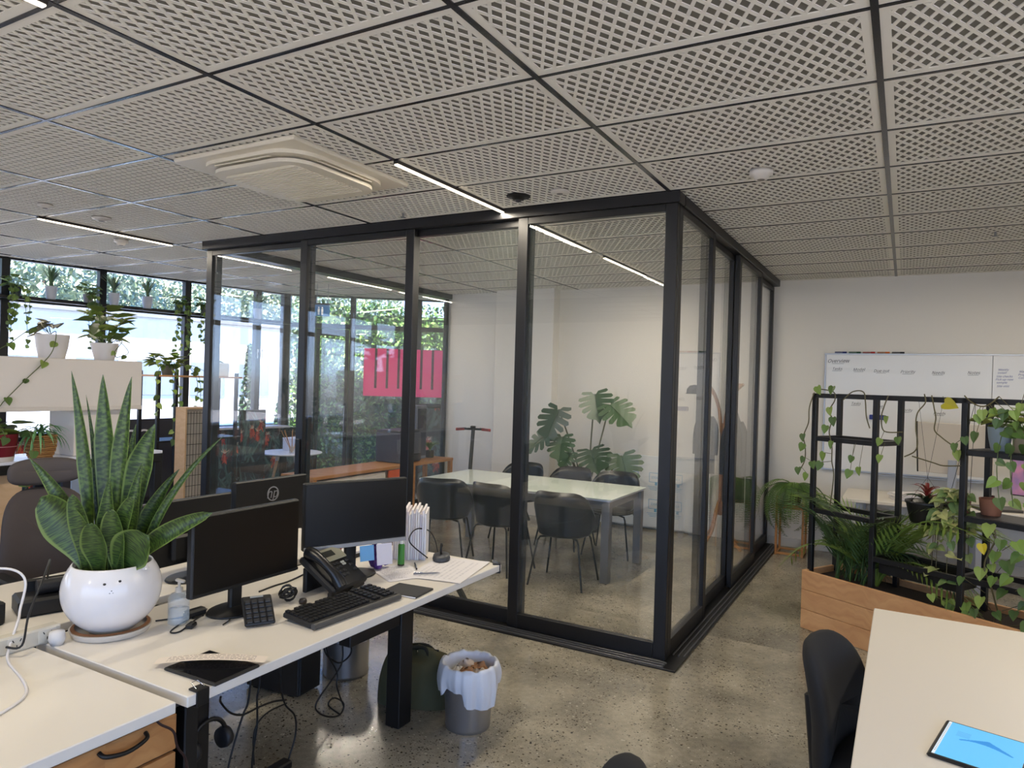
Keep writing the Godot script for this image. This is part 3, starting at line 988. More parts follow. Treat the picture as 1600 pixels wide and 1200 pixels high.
func build_desks() -> void:
	# worktops
	var t := thing("bench_desk", "white bench desk carrying the snake plant, two monitors and keyboard", "desk")
	bx(t, "worktop", white_lam, Vector3(-2.317, DY - 0.0175, -2.366), Vector3(0.854, 0.035, 1.916), 0.003)
	desk_leg(t, Vector3(-2.18, 0, -2.83), DY - 0.036, 0.085, 0.1)
	desk_leg(t, Vector3(-2.16, 0, -1.62), DY - 0.036, 0.085, 0.1)
	for z in [-2.83, -1.62]:
		bx(t, "support_arm", black, Vector3(-2.36, DY - 0.075, z), Vector3(0.6, 0.078, 0.06), 0.003)
	bx(t, "cross_beam", black, Vector3(-2.4, DY - 0.075, -2.25), Vector3(0.06, 0.06, 1.12), 0.003)
	bx(t, "gusset", black, Vector3(-2.18, 0.61, -2.6), Vector3(0.07, 0.19, 0.36), 0.004)
	t = thing("bench_desk", "white bench desk with the timber drawers underneath", "desk")
	bx(t, "worktop", white_lam, Vector3(-2.317, DY - 0.0175, -0.39), Vector3(0.854, 0.035, 1.96), 0.003)
	desk_leg(t, Vector3(-2.0, 0, -1.49), DY - 0.036, 0.05, 0.05)
	desk_leg(t, Vector3(-2.6, 0, -1.3), DY - 0.036)
	desk_leg(t, Vector3(-2.1, 0, 0.4), DY - 0.036)
	bx(t, "front_rail", M(rgb(52, 52, 56), 0.4), Vector3(-2.01, DY - 0.053, -0.55), Vector3(0.04, 0.034, 1.83), 0.002)
	t = thing("drawer_pedestal", "timber fronted drawer pedestal with black bow handles under white desk", "drawers", Vector3(-1.96, 0, -1.2))
	bx(t, "carcass", M(rgb(58, 58, 60), 0.5), Vector3(-0.26, 0.3345, 0.0), Vector3(0.48, 0.669, 0.46), 0.003)
	for k in 3:
		var y: float = [0.61, 0.45, 0.2][k]
		var h: float = [0.11, 0.19, 0.29][k]
		var dr := bx(t, "drawer_front", wood_pine, Vector3(-0.011, y, 0.0), Vector3(0.018, h, 0.45), 0.002)
		part(MB.new().tube(smooth_path([Vector3(0.0, y + 0.04, -0.12), Vector3(0.02, y + 0.03, -0.11), Vector3(0.026, y + 0.02, -0.05), Vector3(0.02, y + 0.03, 0.01), Vector3(0.0, y + 0.04, 0.02)], 5), 0.0065, 8), "handle", black, dr)
	t = thing("bench_desk", "white bench desk facing the office chair behind the snake plant", "desk")
	bx(t, "worktop", white_lam, Vector3(-3.21, DY - 0.0175, -1.6), Vector3(0.72, 0.035, 3.5), 0.003)
	for z in [-3.2, -1.5, 0.0]:
		desk_leg(t, Vector3(-3.3, 0, z), DY - 0.036)
		bx(t, "support_arm", black, Vector3(-3.2, DY - 0.075, z), Vector3(0.6, 0.078, 0.06), 0.003)
	clip_clamp("black metal clip on the desk corner beside the glass partition", Vector3(-1.905, DY + 0.0, -3.318), PI / 2 + 0.6)
	clip_clamp("black metal clip on the desk corner by the timber drawers", Vector3(-1.895, DY, -1.46), PI / 2)
	# monitors
	monitor("wide black monitor standing beside the snake plant on bench desk", Vector3(-2.356, 1.02, -2.03), 1.565, 0.54, 0.32, DY, false, false, "monitors on the bench desks")
	monitor("thin black monitor with silver lower bezel above the desk telephone", Vector3(-2.34, 1.062, -2.67), 1.136, 0.54, 0.325, DY, true, false, "monitors on the bench desks")
	monitor("monitor seen from behind with round silver logo", Vector3(-3.06, 1.01, -2.75), -PI / 2 - 0.02, 0.49, 0.31, DY, false, true, "monitors on the bench desks")
	monitor("monitor seen from behind next to the snake plant leaves", Vector3(-3.06, 0.965, -2.235), -PI / 2, 0.49, 0.31, DY, false, false, "monitors on the bench desks")
	build_snake_plant()
	build_desk_clutter()
	build_under_desk()

func build_snake_plant() -> void:
	var at := Vector3(-2.611, DY, -1.606)
	var t := thing("snake_plant_pot", "round glossy white pot with small dotted cat face and rust edged saucer", "plant pot", at)
	t.scale = Vector3.ONE * 0.93
	part(MB.new().lathe([Vector2(0, 0), Vector2(0.128, 0), Vector2(0.14, 0.004), Vector2(0.15, 0.028), Vector2(0.15, 0.028), Vector2(0.142, 0.028), Vector2(0.13, 0.012), Vector2(0, 0.012)], Vector3.ZERO, 40), "saucer", M(rgb(206, 198, 186), 0.4), t)
	part(MB.new().lathe([Vector2(0.143, 0.0285), Vector2(0.1435, 0.031), Vector2(0.13, 0.033)], Vector3.ZERO, 40), "rust_line", M(rgb(128, 84, 48), 0.8), t)
	var prof := []
	for i in 15:
		var a := lerpf(-1.02, 0.62, i / 14.0)
		prof.append(Vector2(cos(a) * 0.183, 0.18 + sin(a) * 0.176))
	prof[0] = Vector2(0.08, 0.013)
	prof.insert(0, Vector2(0.0, 0.013))
	prof.append(Vector2(0.146, 0.287))
	prof.append(Vector2(0.138, 0.283))
	prof.append(Vector2(0.15, 0.24))
	part(MB.new().lathe(prof, Vector3.ZERO, 48), "bowl", ceramic, t)
	part(MB.new().lathe([Vector2(0.15, 0.245), Vector2(0.08, 0.255), Vector2(0, 0.25)], Vector3.ZERO, 24), "soil", soil, t)
	var surf := func(dx: float, dy: float, out: float) -> Vector3:
		return Vector3(0, 0.18, 0) + (CR * dx + Vector3.UP * dy + CB * sqrt(maxf(0.0, 0.183 * 0.183 - dx * dx - dy * dy))).normalized() * (0.183 + out)
	for k in [[0.06, 0.06], [0.105, 0.066]]:
		var p: Vector3 = surf.call(k[0], k[1], -0.003)
		part(MB.new().lathe([Vector2(0, -0.005), Vector2(0.0045, -0.003), Vector2(0.006, 0), Vector2(0.0045, 0.004), Vector2(0, 0.005)], p, 10), "eye", black, t)
	for k in [[0.086, 0.034], [0.081, 0.026], [0.091, 0.026]]:
		var p: Vector3 = surf.call(k[0], k[1], -0.003)
		part(MB.new().lathe([Vector2(0, -0.004), Vector2(0.004, 0), Vector2(0, 0.004)], p, 8), "muzzle_dot", M(rgb(70, 66, 66), 0.5), t)
	for k in [[0.136, 0.03], [-0.13, -0.02]]:
		var p: Vector3 = CR * k[0] + CB * k[1] + Vector3(0, 0.268, 0)
		part(MB.new().lathe([Vector2(0.026, 0.0), Vector2(0.018, 0.02), Vector2(0.006, 0.036), Vector2(0, 0.038)], p, 12), "ear", ceramic, t)
	# leaves
	var img := Image.create(256, 32, false, Image.FORMAT_RGB8)
	var n1 := noise(91, 0.06)
	for x in 256:
		for y in 32:
			var g := n1.get_noise_2d(x * 3.0, y * 1.2)
			var c := rgb(78, 102, 40).lerp(rgb(32, 50, 24), clampf(g * 1.2 + 0.45, 0, 1))
			if y < 2 or y > 29: c = rgb(106, 126, 60)
			img.set_pixel(x, y, c)
	var lm := textured(img, 0.4)
	lm.cull_mode = BaseMaterial3D.CULL_DISABLED
	lm.backlight_enabled = true
	lm.backlight = Color(0.22, 0.25, 0.1)
	var pl := thing("snake_plant", "tall snake plant with upright banded sword leaves", "plant", at + Vector3(0, 0.235, 0))
	# tip offset to the side, tip height above soil, width, base side, depth at tip, bulge place
	var specs := [[-0.165, 0.75, 0.056, -0.075, 0.02, 0.5], [-0.075, 0.74, 0.078, -0.03, -0.03, 0.62], [0.068, 0.735, 0.064, 0.0, 0.03, 0.6], [0.155, 0.56, 0.1, 0.05, 0.02, 0.7], [-0.15, 0.66, 0.03, -0.06, -0.05, 0.4], [-0.31, 0.42, 0.075, -0.07, 0.03, 0.5], [-0.235, 0.28, 0.16, -0.05, 0.07, 0.6], [-0.05, 0.5, 0.085, -0.02, -0.06, 0.5], [0.4, 0.52, 0.034, 0.09, -0.02, 0.35], [0.39, 0.235, 0.07, 0.06, 0.04, 0.55], [0.175, 0.15, 0.16, 0.06, 0.08, 0.6], [0.02, 0.36, 0.07, -0.01, 0.07, 0.5], [0.12, 0.3, 0.07, 0.02, 0.09, 0.5], [-0.02, 0.2, 0.1, -0.02, 0.11, 0.5], [0.09, 0.47, 0.06, 0.03, -0.04, 0.5], [0.21, 0.38, 0.06, 0.05, -0.07, 0.5], [0.03, 0.55, 0.055, 0.01, -0.08, 0.5], [-0.11, 0.42, 0.07, -0.05, -0.08, 0.5], [0.05, 0.25, 0.09, 0.05, 0.1, 0.55], [-0.1, 0.3, 0.08, -0.07, 0.1, 0.55], [0.13, 0.42, 0.06, 0.07, 0.05, 0.5]]
	for s in specs:
		var b0: Vector3 = CR * s[3] + CB * (s[4] * 0.4)
		var b1: Vector3 = CR * s[0] + CB * s[4] + Vector3(0, s[1], 0)
		var mid: Vector3 = (b0 + b1) / 2 + Vector3(0, (b1 - b0).length() * 0.08, 0) - CR * s[0] * 0.18
		var w: float = s[2]
		var bl: float = s[5]
		var tall: float = s[1]
		var f := func(u: float, v: float) -> Vector3:
			var p := b0.lerp(mid, u).lerp(mid.lerp(b1, u), u)
			var d := ((mid - b0) * (1 - u) + (b1 - mid) * u).normalized()
			var side := d.cross(CB).normalized()
			var prof_w := (0.5 + 0.5 * smoothstep(0, bl, u)) * (1.0 if u < bl else (sqrt(maxf(0.0, 1.0 - pow((u - bl) / (1.0 - bl), 1.6))) if tall < 0.32 else pow(maxf(0.0, 1.0 - (u - bl) / (1.0 - bl)), 0.75)))
			var q := (v - 0.5) * 2.0
			return p + side * q * w * 0.5 * maxf(prof_w, 0.02) + CB * (q * q * w * 0.22 * prof_w)
		part(MB.new().grid(f, 16, 4), "leaf", lm, pl)

func sheet(called: String, label: String, category: String, m: Material, ce: Vector3, w: float, l: float, turn: float, tilt := 0.0, thick := 0.0012, group := "") -> Node3D:
	# slightly wavy sheet lying flat
	var f := func(u: float, v: float) -> Vector3:
		return Vector3((u - 0.5) * w, 0.002 + 0.004 * sin(u * 3.1 + v * 2.0) * v * (1 - v) * 2.0 + 0.003 * u * u, (v - 0.5) * l)
	var b := MB.new().grid(f, 8, 8)
	var g := func(u: float, v: float) -> Vector3: return f.call(u, v) - Vector3(0, thick, 0)
	b.grid(g, 8, 8)
	var o := part(b, numbered(called), m, self, Transform3D(Basis.from_euler(Vector3(tilt, turn, 0)), ce))
	tag(o, label, category, group)
	return o

func build_desk_clutter() -> void:
	var q := PI / 2
	# keyboard
	var t := thing("keyboard", "full size black keyboard with rounded palm edge", "keyboard", Vector3(-2.06, DY, -2.285), q - 0.06)
	bx(t, "case", M(rgb(30, 30, 31), 0.5), Vector3(0, 0.0185, -0.012), Vector3(0.5, 0.022, 0.17), 0.006, Basis.from_euler(Vector3(0.07, 0, 0)))
	part(MB.new().tube([Vector3(-0.25, 0.014, 0.085), Vector3(0.25, 0.014, 0.085)], 0.013, 10), "palm_edge", M(rgb(72, 71, 69), 0.45), t)
	var kb := MB.new()
	for r in 6:
		for k in 22:
			if (r == 0 and k in [1, 6, 11]) or k in [15, 18] or (r == 5 and k in [4, 5, 6, 7, 8]): continue
			kb.box(Vector3(-0.232 + k * 0.0221, 0.038 - r * 0.0016, -0.082 + r * 0.0265), Vector3(0.0185, 0.009, 0.021), 0.002)
	kb.box(Vector3(-0.232 + 6 * 0.0221, 0.0285, 0.0505), Vector3(0.108, 0.009, 0.021), 0.002)
	var kp := part(kb, "keys", M(rgb(24, 24, 26), 0.4), t)
	kp.set_meta("kind", "stuff")
	# number pad on a stand
	t = thing("numeric_keypad", "small black numeric keypad propped on a tilted stand", "keypad", Vector3(-2.235, DY, -1.975), q - 0.55)
	var tilt := Basis.from_euler(Vector3(0.62, 0, 0))
	bx(t, "case", plastic, Vector3(0, 0.05, 0), Vector3(0.115, 0.016, 0.14), 0.005, tilt)
	for r in 5:
		for k in 4:
			bx(t, "key", M(rgb(40, 40, 42), 0.4), Vector3(-0.039 + k * 0.026, 0.05, 0) + tilt * Vector3(0, 0.011, -0.035 + r * 0.0225), Vector3(0.021, 0.007, 0.018), 0.002, tilt)
	bx(t, "display", M(rgb(150, 152, 148), 0.3), Vector3(0, 0.05, 0) + tilt * Vector3(0.0, 0.009, -0.06), Vector3(0.05, 0.002, 0.008), 0.0, tilt)
	bx(t, "prop_leg", plastic, Vector3(0, 0.037, -0.04), Vector3(0.09, 0.074, 0.012), 0.002)
	# telephone
	t = thing("desk_telephone", "black desk telephone with handset and beige display panel", "telephone", Vector3(-2.305, DY, -2.475), q + 0.12)
	tilt = Basis.from_euler(Vector3(0.6, 0, 0))
	t.scale = Vector3.ONE * 1.12
	var c := Vector3(0, 0.082, 0)
	bx(t, "body", plastic, c, Vector3(0.235, 0.03, 0.21), 0.008, tilt)
	bx(t, "rear_stand", plastic, Vector3(0.0, 0.05, -0.075), Vector3(0.19, 0.1, 0.02), 0.004)
	bx(t, "foot", plastic, Vector3(0, 0.012, 0.065), Vector3(0.225, 0.024, 0.03), 0.006)
	var dp := bx(t, "display_panel", M(rgb(178, 172, 144), 0.4), c + tilt * Vector3(0.032, 0.017, -0.066), Vector3(0.16, 0.006, 0.068), 0.004, tilt)
	bx(dp, "lcd", M(rgb(74, 74, 66), 0.2), c + tilt * Vector3(0.02, 0.0205, -0.07), Vector3(0.07, 0.002, 0.03), 0.0, tilt)
	for r in 4:
		for k in 3:
			bx(t, "key", M(rgb(44, 44, 46), 0.4), c + tilt * Vector3(-0.018 + k * 0.023, 0.017, -0.015 + r * 0.022), Vector3(0.017, 0.006, 0.012), 0.002, tilt)
	for r in 3:
		bx(t, "key", M(rgb(52, 52, 54), 0.4), c + tilt * Vector3(0.09, 0.017, -0.015 + r * 0.028), Vector3(0.02, 0.006, 0.012), 0.002, tilt)
	for k in [[0.05, 0.0], [0.062, 0.0], [0.05, 0.012], [0.062, 0.012]]:
		bx(t, "navigation_key", M(rgb(190, 190, 176), 0.4), c + tilt * Vector3(k[0], 0.018, k[1] - 0.012), Vector3(0.01, 0.006, 0.01), 0.002, tilt)
	var hs := MB.new()
	hs.tube(smooth_path([c + tilt * Vector3(-0.088, 0.03, -0.105), c + tilt * Vector3(-0.088, 0.046, -0.06), c + tilt * Vector3(-0.088, 0.05, 0.0), c + tilt * Vector3(-0.088, 0.046, 0.06), c + tilt * Vector3(-0.088, 0.03, 0.105)], 4), [0.024, 0.026, 0.026, 0.025, 0.022, 0.02, 0.019, 0.018, 0.018, 0.018, 0.019, 0.02, 0.022, 0.025, 0.026, 0.026, 0.024], 12)
	part(hs, "handset", M(rgb(24, 24, 25), 0.3), t)
	var coil := []
	for i in 90:
		var a := i * 0.9
		coil.append(Vector3(-0.1 + i * 0.0014, 0.012 + 0.008 * sin(a), 0.1 + 0.008 * cos(a) + 0.02 * sin(i * 0.05)))
	part(MB.new().tube(coil, 0.002, 4), "coiled_cord", black, t)
	# earphone bundle
	t = thing("earphone_bundle", "coiled black headphone cable bundle in front of telephone", "headphones", Vector3(-2.33, DY, -2.22))
	for k in 7:
		var pts := []
		var ax := Basis.from_euler(Vector3(k * 0.35, k * 0.8, 0.3 * k))
		for i in 17:
			var a := TAU * i / 16.0
			pts.append(Vector3(0, 0.043, 0) + ax * Vector3(cos(a) * 0.038, sin(a) * 0.034, 0.006 * sin(a * 3)))
		part(MB.new().tube(pts, 0.0035, 5, false), "loop", black, t)
	part(MB.new().lathe([Vector2(0, -0.012), Vector2(0.016, -0.01), Vector2(0.018, 0), Vector2(0.014, 0.01), Vector2(0, 0.012)], Vector3(0.07, 0.014, -0.02), 14), "earpiece", M(rgb(40, 34, 34), 0.4), t)
	# sheets and small things
	var pr := textured(print_image(256, 360, 5, rgb(230, 226, 228), rgb(150, 148, 156), 26), 0.8)
	sheet("printed_sheet", "printed white sheet lying behind the black notebook", "paper", pr, Vector3(-2.235, DY, -2.87), 0.21, 0.27, q - 0.5)
	sheet("printed_sheet", "large white sheet spread over the desk end under a pen", "paper", textured(print_image(256, 360, 9, rgb(230, 226, 227), rgb(205, 202, 206), 9), 0.8), Vector3(-2.06, DY + 0.001, -3.07), 0.44, 0.3, q + 0.2)
	t = thing("notebook", "thin black notebook between keyboard and papers", "notebook", Vector3(-2.005, DY, -2.645), q + 0.1)
	bx(t, "cover", M(rgb(48, 47, 48), 0.6), Vector3(0, 0.0045, 0), Vector3(0.16, 0.009, 0.19), 0.003)
	bx(t, "page_block", paper, Vector3(0.0, 0.0045, -0.0), Vector3(0.162, 0.004, 0.186), 0.0)
	for k in [[Vector3(-2.09, DY + 0.008, -2.91), 0.75, "silver pen lying on the large white sheet", rgb(120, 120, 124)], [Vector3(-2.225, DY + 0.006, -3.0), 2.3, "black pen lying beside the green bottle", rgb(30, 30, 32)]]:
		t = thing("pen", k[2], "pen", k[0], k[1])
		part(MB.new().tube([Vector3(-0.065, 0.0045, 0), Vector3(0.05, 0.0045, 0), Vector3(0.07, 0.0045, 0)], [0.0045, 0.0045, 0.001], 8), "barrel", M(k[3], 0.3, 0.2), t)
		part(MB.new().tube([Vector3(-0.06, 0.0105, 0), Vector3(-0.02, 0.0105, 0)], 0.0014, 5), "clip", chrome, t)
	t = thing("headset_dock", "dark grey rounded headset base with black ear loop", "headset", Vector3(-2.2, DY, -3.2), q + 0.5)
	part(MB.new().lathe([Vector2(0, 0.004), Vector2(0.07, 0.004), Vector2(0.078, 0.014), Vector2(0.07, 0.034), Vector2(0.03, 0.042), Vector2(0, 0.043)], Vector3.ZERO, 24, Vector2(1.0, 0.62)), "base", M(rgb(58, 60, 64), 0.45), t)
	part(MB.new().tube(smooth_path([Vector3(-0.02, 0.035, 0), Vector3(-0.035, 0.07, 0), Vector3(-0.02, 0.095, 0), Vector3(0.005, 0.09, 0), Vector3(0.008, 0.075, 0)], 5), 0.006, 8), "ear_loop", black, t)
	cable("headset_cable", "black cable loop standing over the headset base", [[-2.25, 0.76, -3.14], [-2.28, 0.86, -3.02], [-2.3, 0.905, -3.06], [-2.3, 0.916, -3.124], [-2.3, 0.886, -3.22], [-2.29, 0.83, -3.262], [-2.25, 0.775, -3.235]], 0.0035, black)
	t = thing("purple_toy", "small lumpy purple plush toy behind the telephone", "toy", Vector3(-2.39, DY, -2.88))
	for k in [[Vector3(0, 0.04, 0), 0.042], [Vector3(0.01, 0.095, 0.005), 0.03], [Vector3(0.035, 0.03, 0.03), 0.026], [Vector3(0.03, 0.035, -0.035), 0.026], [Vector3(-0.005, 0.125, 0.012), 0.014]]:
		var r: float = k[1]
		part(MB.new().lathe([Vector2(0, -r), Vector2(r * 0.7, -r * 0.7), Vector2(r, 0), Vector2(r * 0.75, r * 0.66), Vector2(0, r)], k[0], 14), "plush_lobe", M(rgb(88, 52, 132), 0.8), t)
	t = thing("green_bottle", "slim green bottle with white cap beside the paper stack", "bottle", Vector3(-2.31, DY, -2.985))
	part(MB.new().lathe([Vector2(0, 0), Vector2(0.016, 0), Vector2(0.018, 0.004), Vector2(0.018, 0.012), Vector2(0.018, 0.012)], Vector3.ZERO, 16), "dark_base", M(rgb(44, 40, 28), 0.4), t)
	part(MB.new().lathe([Vector2(0.018, 0.012), Vector2(0.018, 0.11), Vector2(0.014, 0.118), Vector2(0, 0.119)], Vector3.ZERO, 16), "bottle", M(rgb(66, 134, 52), 0.35), t)
	part(MB.new().lathe([Vector2(0.011, 0.118), Vector2(0.011, 0.136), Vector2(0, 0.137)], Vector3.ZERO, 14), "cap", M(rgb(226, 224, 216), 0.5), t)
	# notes hanging below the monitor
	var nb := Basis.from_euler(Vector3(-0.15, 1.136, 0))
	for k in [["blue sticky note hanging from the silver monitor bezel", rgb(112, 168, 212), 0.03, Vector2(0.075, 0.075)], ["pale printed card hanging from the silver monitor bezel", rgb(214, 208, 214), 0.125, Vector2(0.085, 0.105)]]:
		var ce: Vector3 = Vector3(-2.334, 0.9, -2.665) + Basis.from_euler(Vector3(0, 1.136, 0)) * Vector3(k[2] + 0.02, 0, 0.006)
		var o := part(MB.new().box(ce - Vector3(0, k[3].y / 2, 0), Vector3(k[3].x, k[3].y, 0.0012), 0.0, nb), numbered("hanging_note"), M(k[1], 0.8), self)
		tag(o, k[0], "note")
	# paper stack standing on edge
	t = thing("paper_stack", "tall ragged stack of white papers at the desk end", "paper stack", Vector3(-2.41, DY, -3.2), 0.55)
	for k in 15:
		bx(t, "sheet_bundle", paper if k % 3 else M(rgb(214, 206, 210), 0.8), Vector3(-0.085 + k * 0.0122, 0.14 - 0.004 * ((k * 7) % 5), 0.006 * ((k * 5) % 4) - 0.01), Vector3(0.0108, 0.28 - 0.008 * ((k * 7) % 5), 0.215), 0.001)
	t = thing("letter_tray", "black tray of papers behind the tall white paper stack", "tray", Vector3(-2.67, DY, -3.05), q)
	bx(t, "tray", plastic, Vector3(0, 0.012, 0), Vector3(0.34, 0.02, 0.12), 0.003)
	bx(t, "paper", paper, Vector3(0, 0.028, 0), Vector3(0.3, 0.012, 0.11), 0.001)
	t = thing("round_tin", "small blue round tin with pale lid behind the telephone", "tin", Vector3(-2.56, DY, -2.66))
	part(MB.new().lathe([Vector2(0, 0), Vector2(0.032, 0), Vector2(0.032, 0.0), Vector2(0.032, 0.12), Vector2(0.032, 0.12), Vector2(0, 0.122)], Vector3.ZERO, 20), "body", M(rgb(74, 110, 178), 0.4), t)
	part(MB.new().lathe([Vector2(0.0335, 0.075), Vector2(0.0335, 0.1), Vector2(0.0325, 0.1)], Vector3.ZERO, 20), "label_band", M(rgb(176, 196, 226), 0.5), t)
	t = thing("red_tag", "small pale red tag clip behind the telephone display", "tag", Vector3(-2.52, DY, -2.74), q)
	bx(t, "stem", plastic, Vector3(0, 0.05, 0), Vector3(0.006, 0.1, 0.004), 0.001)
	bx(t, "plate", M(rgb(206, 92, 98), 0.5), Vector3(0, 0.11, 0), Vector3(0.034, 0.024, 0.004), 0.002)
	# tablet under a printed strip
	t = thing("tablet", "black tablet lying at the desk edge under a printed strip", "tablet", Vector3(-2.005, DY, -1.585), q + 0.03)
	bx(t, "case", plastic, Vector3(0, 0.005, 0), Vector3(0.185, 0.01, 0.25), 0.005)
	bx(t, "screen", M(rgb(14, 15, 20), 0.08), Vector3(0, 0.0105, 0), Vector3(0.165, 0.001, 0.225), 0.0)
	var strip := textured(print_image(360, 64, 15, rgb(226, 214, 200), rgb(130, 118, 112), 4), 0.8)
	var f := func(u: float, v: float) -> Vector3:
		return Vector3((u - 0.5) * 0.36, 0.014 + 0.012 * sin(u * PI), (v - 0.5) * 0.055)
	var o2 := part(MB.new().grid(f, 12, 2), numbered("printed_strip"), strip, self, Transform3D(Basis.from_euler(Vector3(0, 0.62, 0)), Vector3(-2.035, DY + 0.002, -1.605)))
	strip.cull_mode = BaseMaterial3D.CULL_DISABLED
	tag(o2, "curled paper strip with printed rows across the black tablet", "paper")
	# pump bottle
	t = thing("pump_bottle", "clear hand sanitiser bottle with white pump beside the pot", "bottle", Vector3(-2.485, DY, -1.8))
	part(MB.new().lathe([Vector2(0, 0.001), Vector2(0.036, 0.001), Vector2(0.04, 0.006), Vector2(0.04, 0.1), Vector2(0.03, 0.118), Vector2(0.014, 0.124), Vector2(0.014, 0.13)], Vector3.ZERO, 24), "bottle", glass(0.2, Color(0.86, 0.92, 0.95)), t)
	part(MB.new().lathe([Vector2(0.0365, 0.004), Vector2(0.0365, 0.06), Vector2(0, 0.06)], Vector3.ZERO, 20), "gel", glass(0.16, Color(0.8, 0.86, 0.9)), t)
	part(MB.new().lathe([Vector2(0.015, 0.124), Vector2(0.015, 0.142), Vector2(0.006, 0.144), Vector2(0.006, 0.168), Vector2(0, 0.168)], Vector3.ZERO, 14), "collar", M(rgb(222, 214, 200), 0.5), t)
	bx(t, "pump_head", M(rgb(222, 214, 200), 0.5), Vector3(0.014, 0.172, 0.006), Vector3(0.05, 0.012, 0.016), 0.004)
	# cables on the top
	cable("monitor_cable", "thin black cable running behind the sanitiser bottle", [[-2.57, 0.744, -1.76], [-2.53, 0.744, -1.83], [-2.506, 0.744, -1.89], [-2.525, 0.744, -1.959]], 0.003, black)
	cable("monitor_cable", "black cable loop in front of the wide monitor", [[-2.53, 0.744, -1.965], [-2.46, 0.744, -1.79], [-2.414, 0.744, -1.716], [-2.39, 0.744, -1.74], [-2.45, 0.744, -1.845], [-2.477, 0.744, -1.9]], 0.003, black)
	cable("monitor_cable", "short black cable with a plug beside the keypad", [[-2.423, 0.746, -1.994], [-2.35, 0.744, -1.935], [-2.314, 0.746, -1.873]], 0.003, black)
	cable("monitor_cable", "black cable trailing between the two monitors", [[-2.6, 0.744, -2.6], [-2.562, 0.744, -2.45], [-2.559, 0.744, -2.348], [-2.545, 0.744, -2.251]], 0.004, black)
	t = thing("usb_dongle", "small black cable adapter lying in front of the wide monitor", "adapter", Vector3(-2.4, DY, -1.795), 0.5)
	bx(t, "shell", plastic, Vector3(0, 0.01, 0), Vector3(0.03, 0.02, 0.045), 0.006)
	bx(t, "plug", steel, Vector3(0, 0.01, -0.028), Vector3(0.012, 0.005, 0.014), 0.0)
	t = thing("webcam_bar", "black bar lying under the edge of the wide monitor", "device", Vector3(-2.5, DY, -1.885), q)
	bx(t, "bar", plastic, Vector3(0, 0.016, 0), Vector3(0.09, 0.032, 0.04), 0.008)
	bx(t, "foot", plastic, Vector3(0, 0.003, 0.0), Vector3(0.05, 0.006, 0.05), 0.001)
	# power strip and chargers at the back of the near desk
	t = thing("power_strip", "cream power strip with black plugs beside the snake plant", "power strip", Vector3(-2.7, DY, -1.26), q)
	bx(t, "body", M(rgb(206, 198, 180), 0.5), Vector3(0, 0.03, 0), Vector3(0.4, 0.06, 0.05), 0.006)
	for k in 4:
		bx(t, "socket_face", M(rgb(216, 209, 193), 0.4), Vector3(-0.15 + 0.1 * k, 0.032, 0.0255), Vector3(0.06, 0.046, 0.003), 0.002)
	for k in 2:
		for s in [[-0.012, 0.008, 0.5], [0.012, 0.008, -0.5], [0.0, -0.012, 0.0]]:
			bx(t, "slot", black, Vector3(0.05 + 0.1 * k + s[0], 0.034 + s[1], 0.0275), Vector3(0.003, 0.01, 0.001), 0.0, Basis.from_euler(Vector3(0, 0, s[2])))
	for k in 2:
		var b := MB.new()
		b.xf = Transform3D(Basis.from_euler(Vector3(PI / 2, 0, 0)), Vector3(-0.15 + 0.1 * k, 0.034, 0.027))
		b.lathe([Vector2(0.02, 0), Vector2(0.022, 0.012), Vector2(0.012, 0.03), Vector2(0, 0.03)], Vector3.ZERO, 14)
		part(b, "plug", black, t)
	cable("charging_cable", "white charging cable looping over the near white desk", [[-2.95, 0.99, -1.3], [-2.87, 0.985, -1.38], [-2.83, 0.94, -1.41], [-2.8, 0.85, -1.38], [-2.74, 0.83, -1.345], [-2.66, 0.77, -1.28], [-2.6, 0.745, -1.25], [-2.392, 0.745, -1.196], [-2.278, 0.745, -1.137], [-2.2, 0.745, -1.0], [-2.15, 0.745, -0.9]], 0.0045, M(rgb(222, 218, 216), 0.5))
	cable("plug_lead", "black plug lead rising from the cream power strip", [[-2.66, 0.775, -1.27], [-2.62, 0.78, -1.3], [-2.66, 0.87, -1.34], [-2.72, 0.98, -1.42], [-2.84, 1.0, -1.5], [-2.95, 0.9, -1.55]], 0.004, black)
	t = thing("wall_charger", "round white plug adapter leaning beside the pot", "charger", Vector3(-2.64, DY, -1.425))
	part(MB.new().lathe([Vector2(0, 0), Vector2(0.02, 0.0), Vector2(0.028, 0.02), Vector2(0.024, 0.048), Vector2(0, 0.052)], Vector3.ZERO, 18), "body", M(rgb(216, 212, 208), 0.35), t)
	# things on the facing desk
	t = thing("docking_station", "black docking box with a round white button on facing desk", "device", Vector3(-3.1, DY, -1.28), -q)
	bx(t, "case", plastic, Vector3(0, 0.045, 0), Vector3(0.3, 0.09, 0.2), 0.008)
	bx(t, "button", M(rgb(206, 206, 196), 0.4), Vector3(-0.05, 0.045, -0.101), Vector3(0.02, 0.02, 0.004), 0.004)
	t = thing("compact_camera", "black compact camera standing on the docking box", "camera", Vector3(-3.12, DY + 0.0905, -1.26), q)
	bx(t, "body", black, Vector3(0, 0.04, 0), Vector3(0.12, 0.08, 0.05), 0.008)
	bx(t, "viewfinder", black, Vector3(0, 0.088, 0), Vector3(0.045, 0.022, 0.04), 0.006)
	var lb := MB.new()
	lb.xf = Transform3D(Basis.from_euler(Vector3(PI / 2, 0, 0)), Vector3(0, 0.038, 0.024))
	lb.lathe([Vector2(0.034, 0), Vector2(0.034, 0.035), Vector2(0.03, 0.04), Vector2(0.024, 0.04), Vector2(0.02, 0.03), Vector2(0, 0.03)], Vector3.ZERO, 20)
	part(lb, "lens", M(rgb(16, 16, 17), 0.2), t)
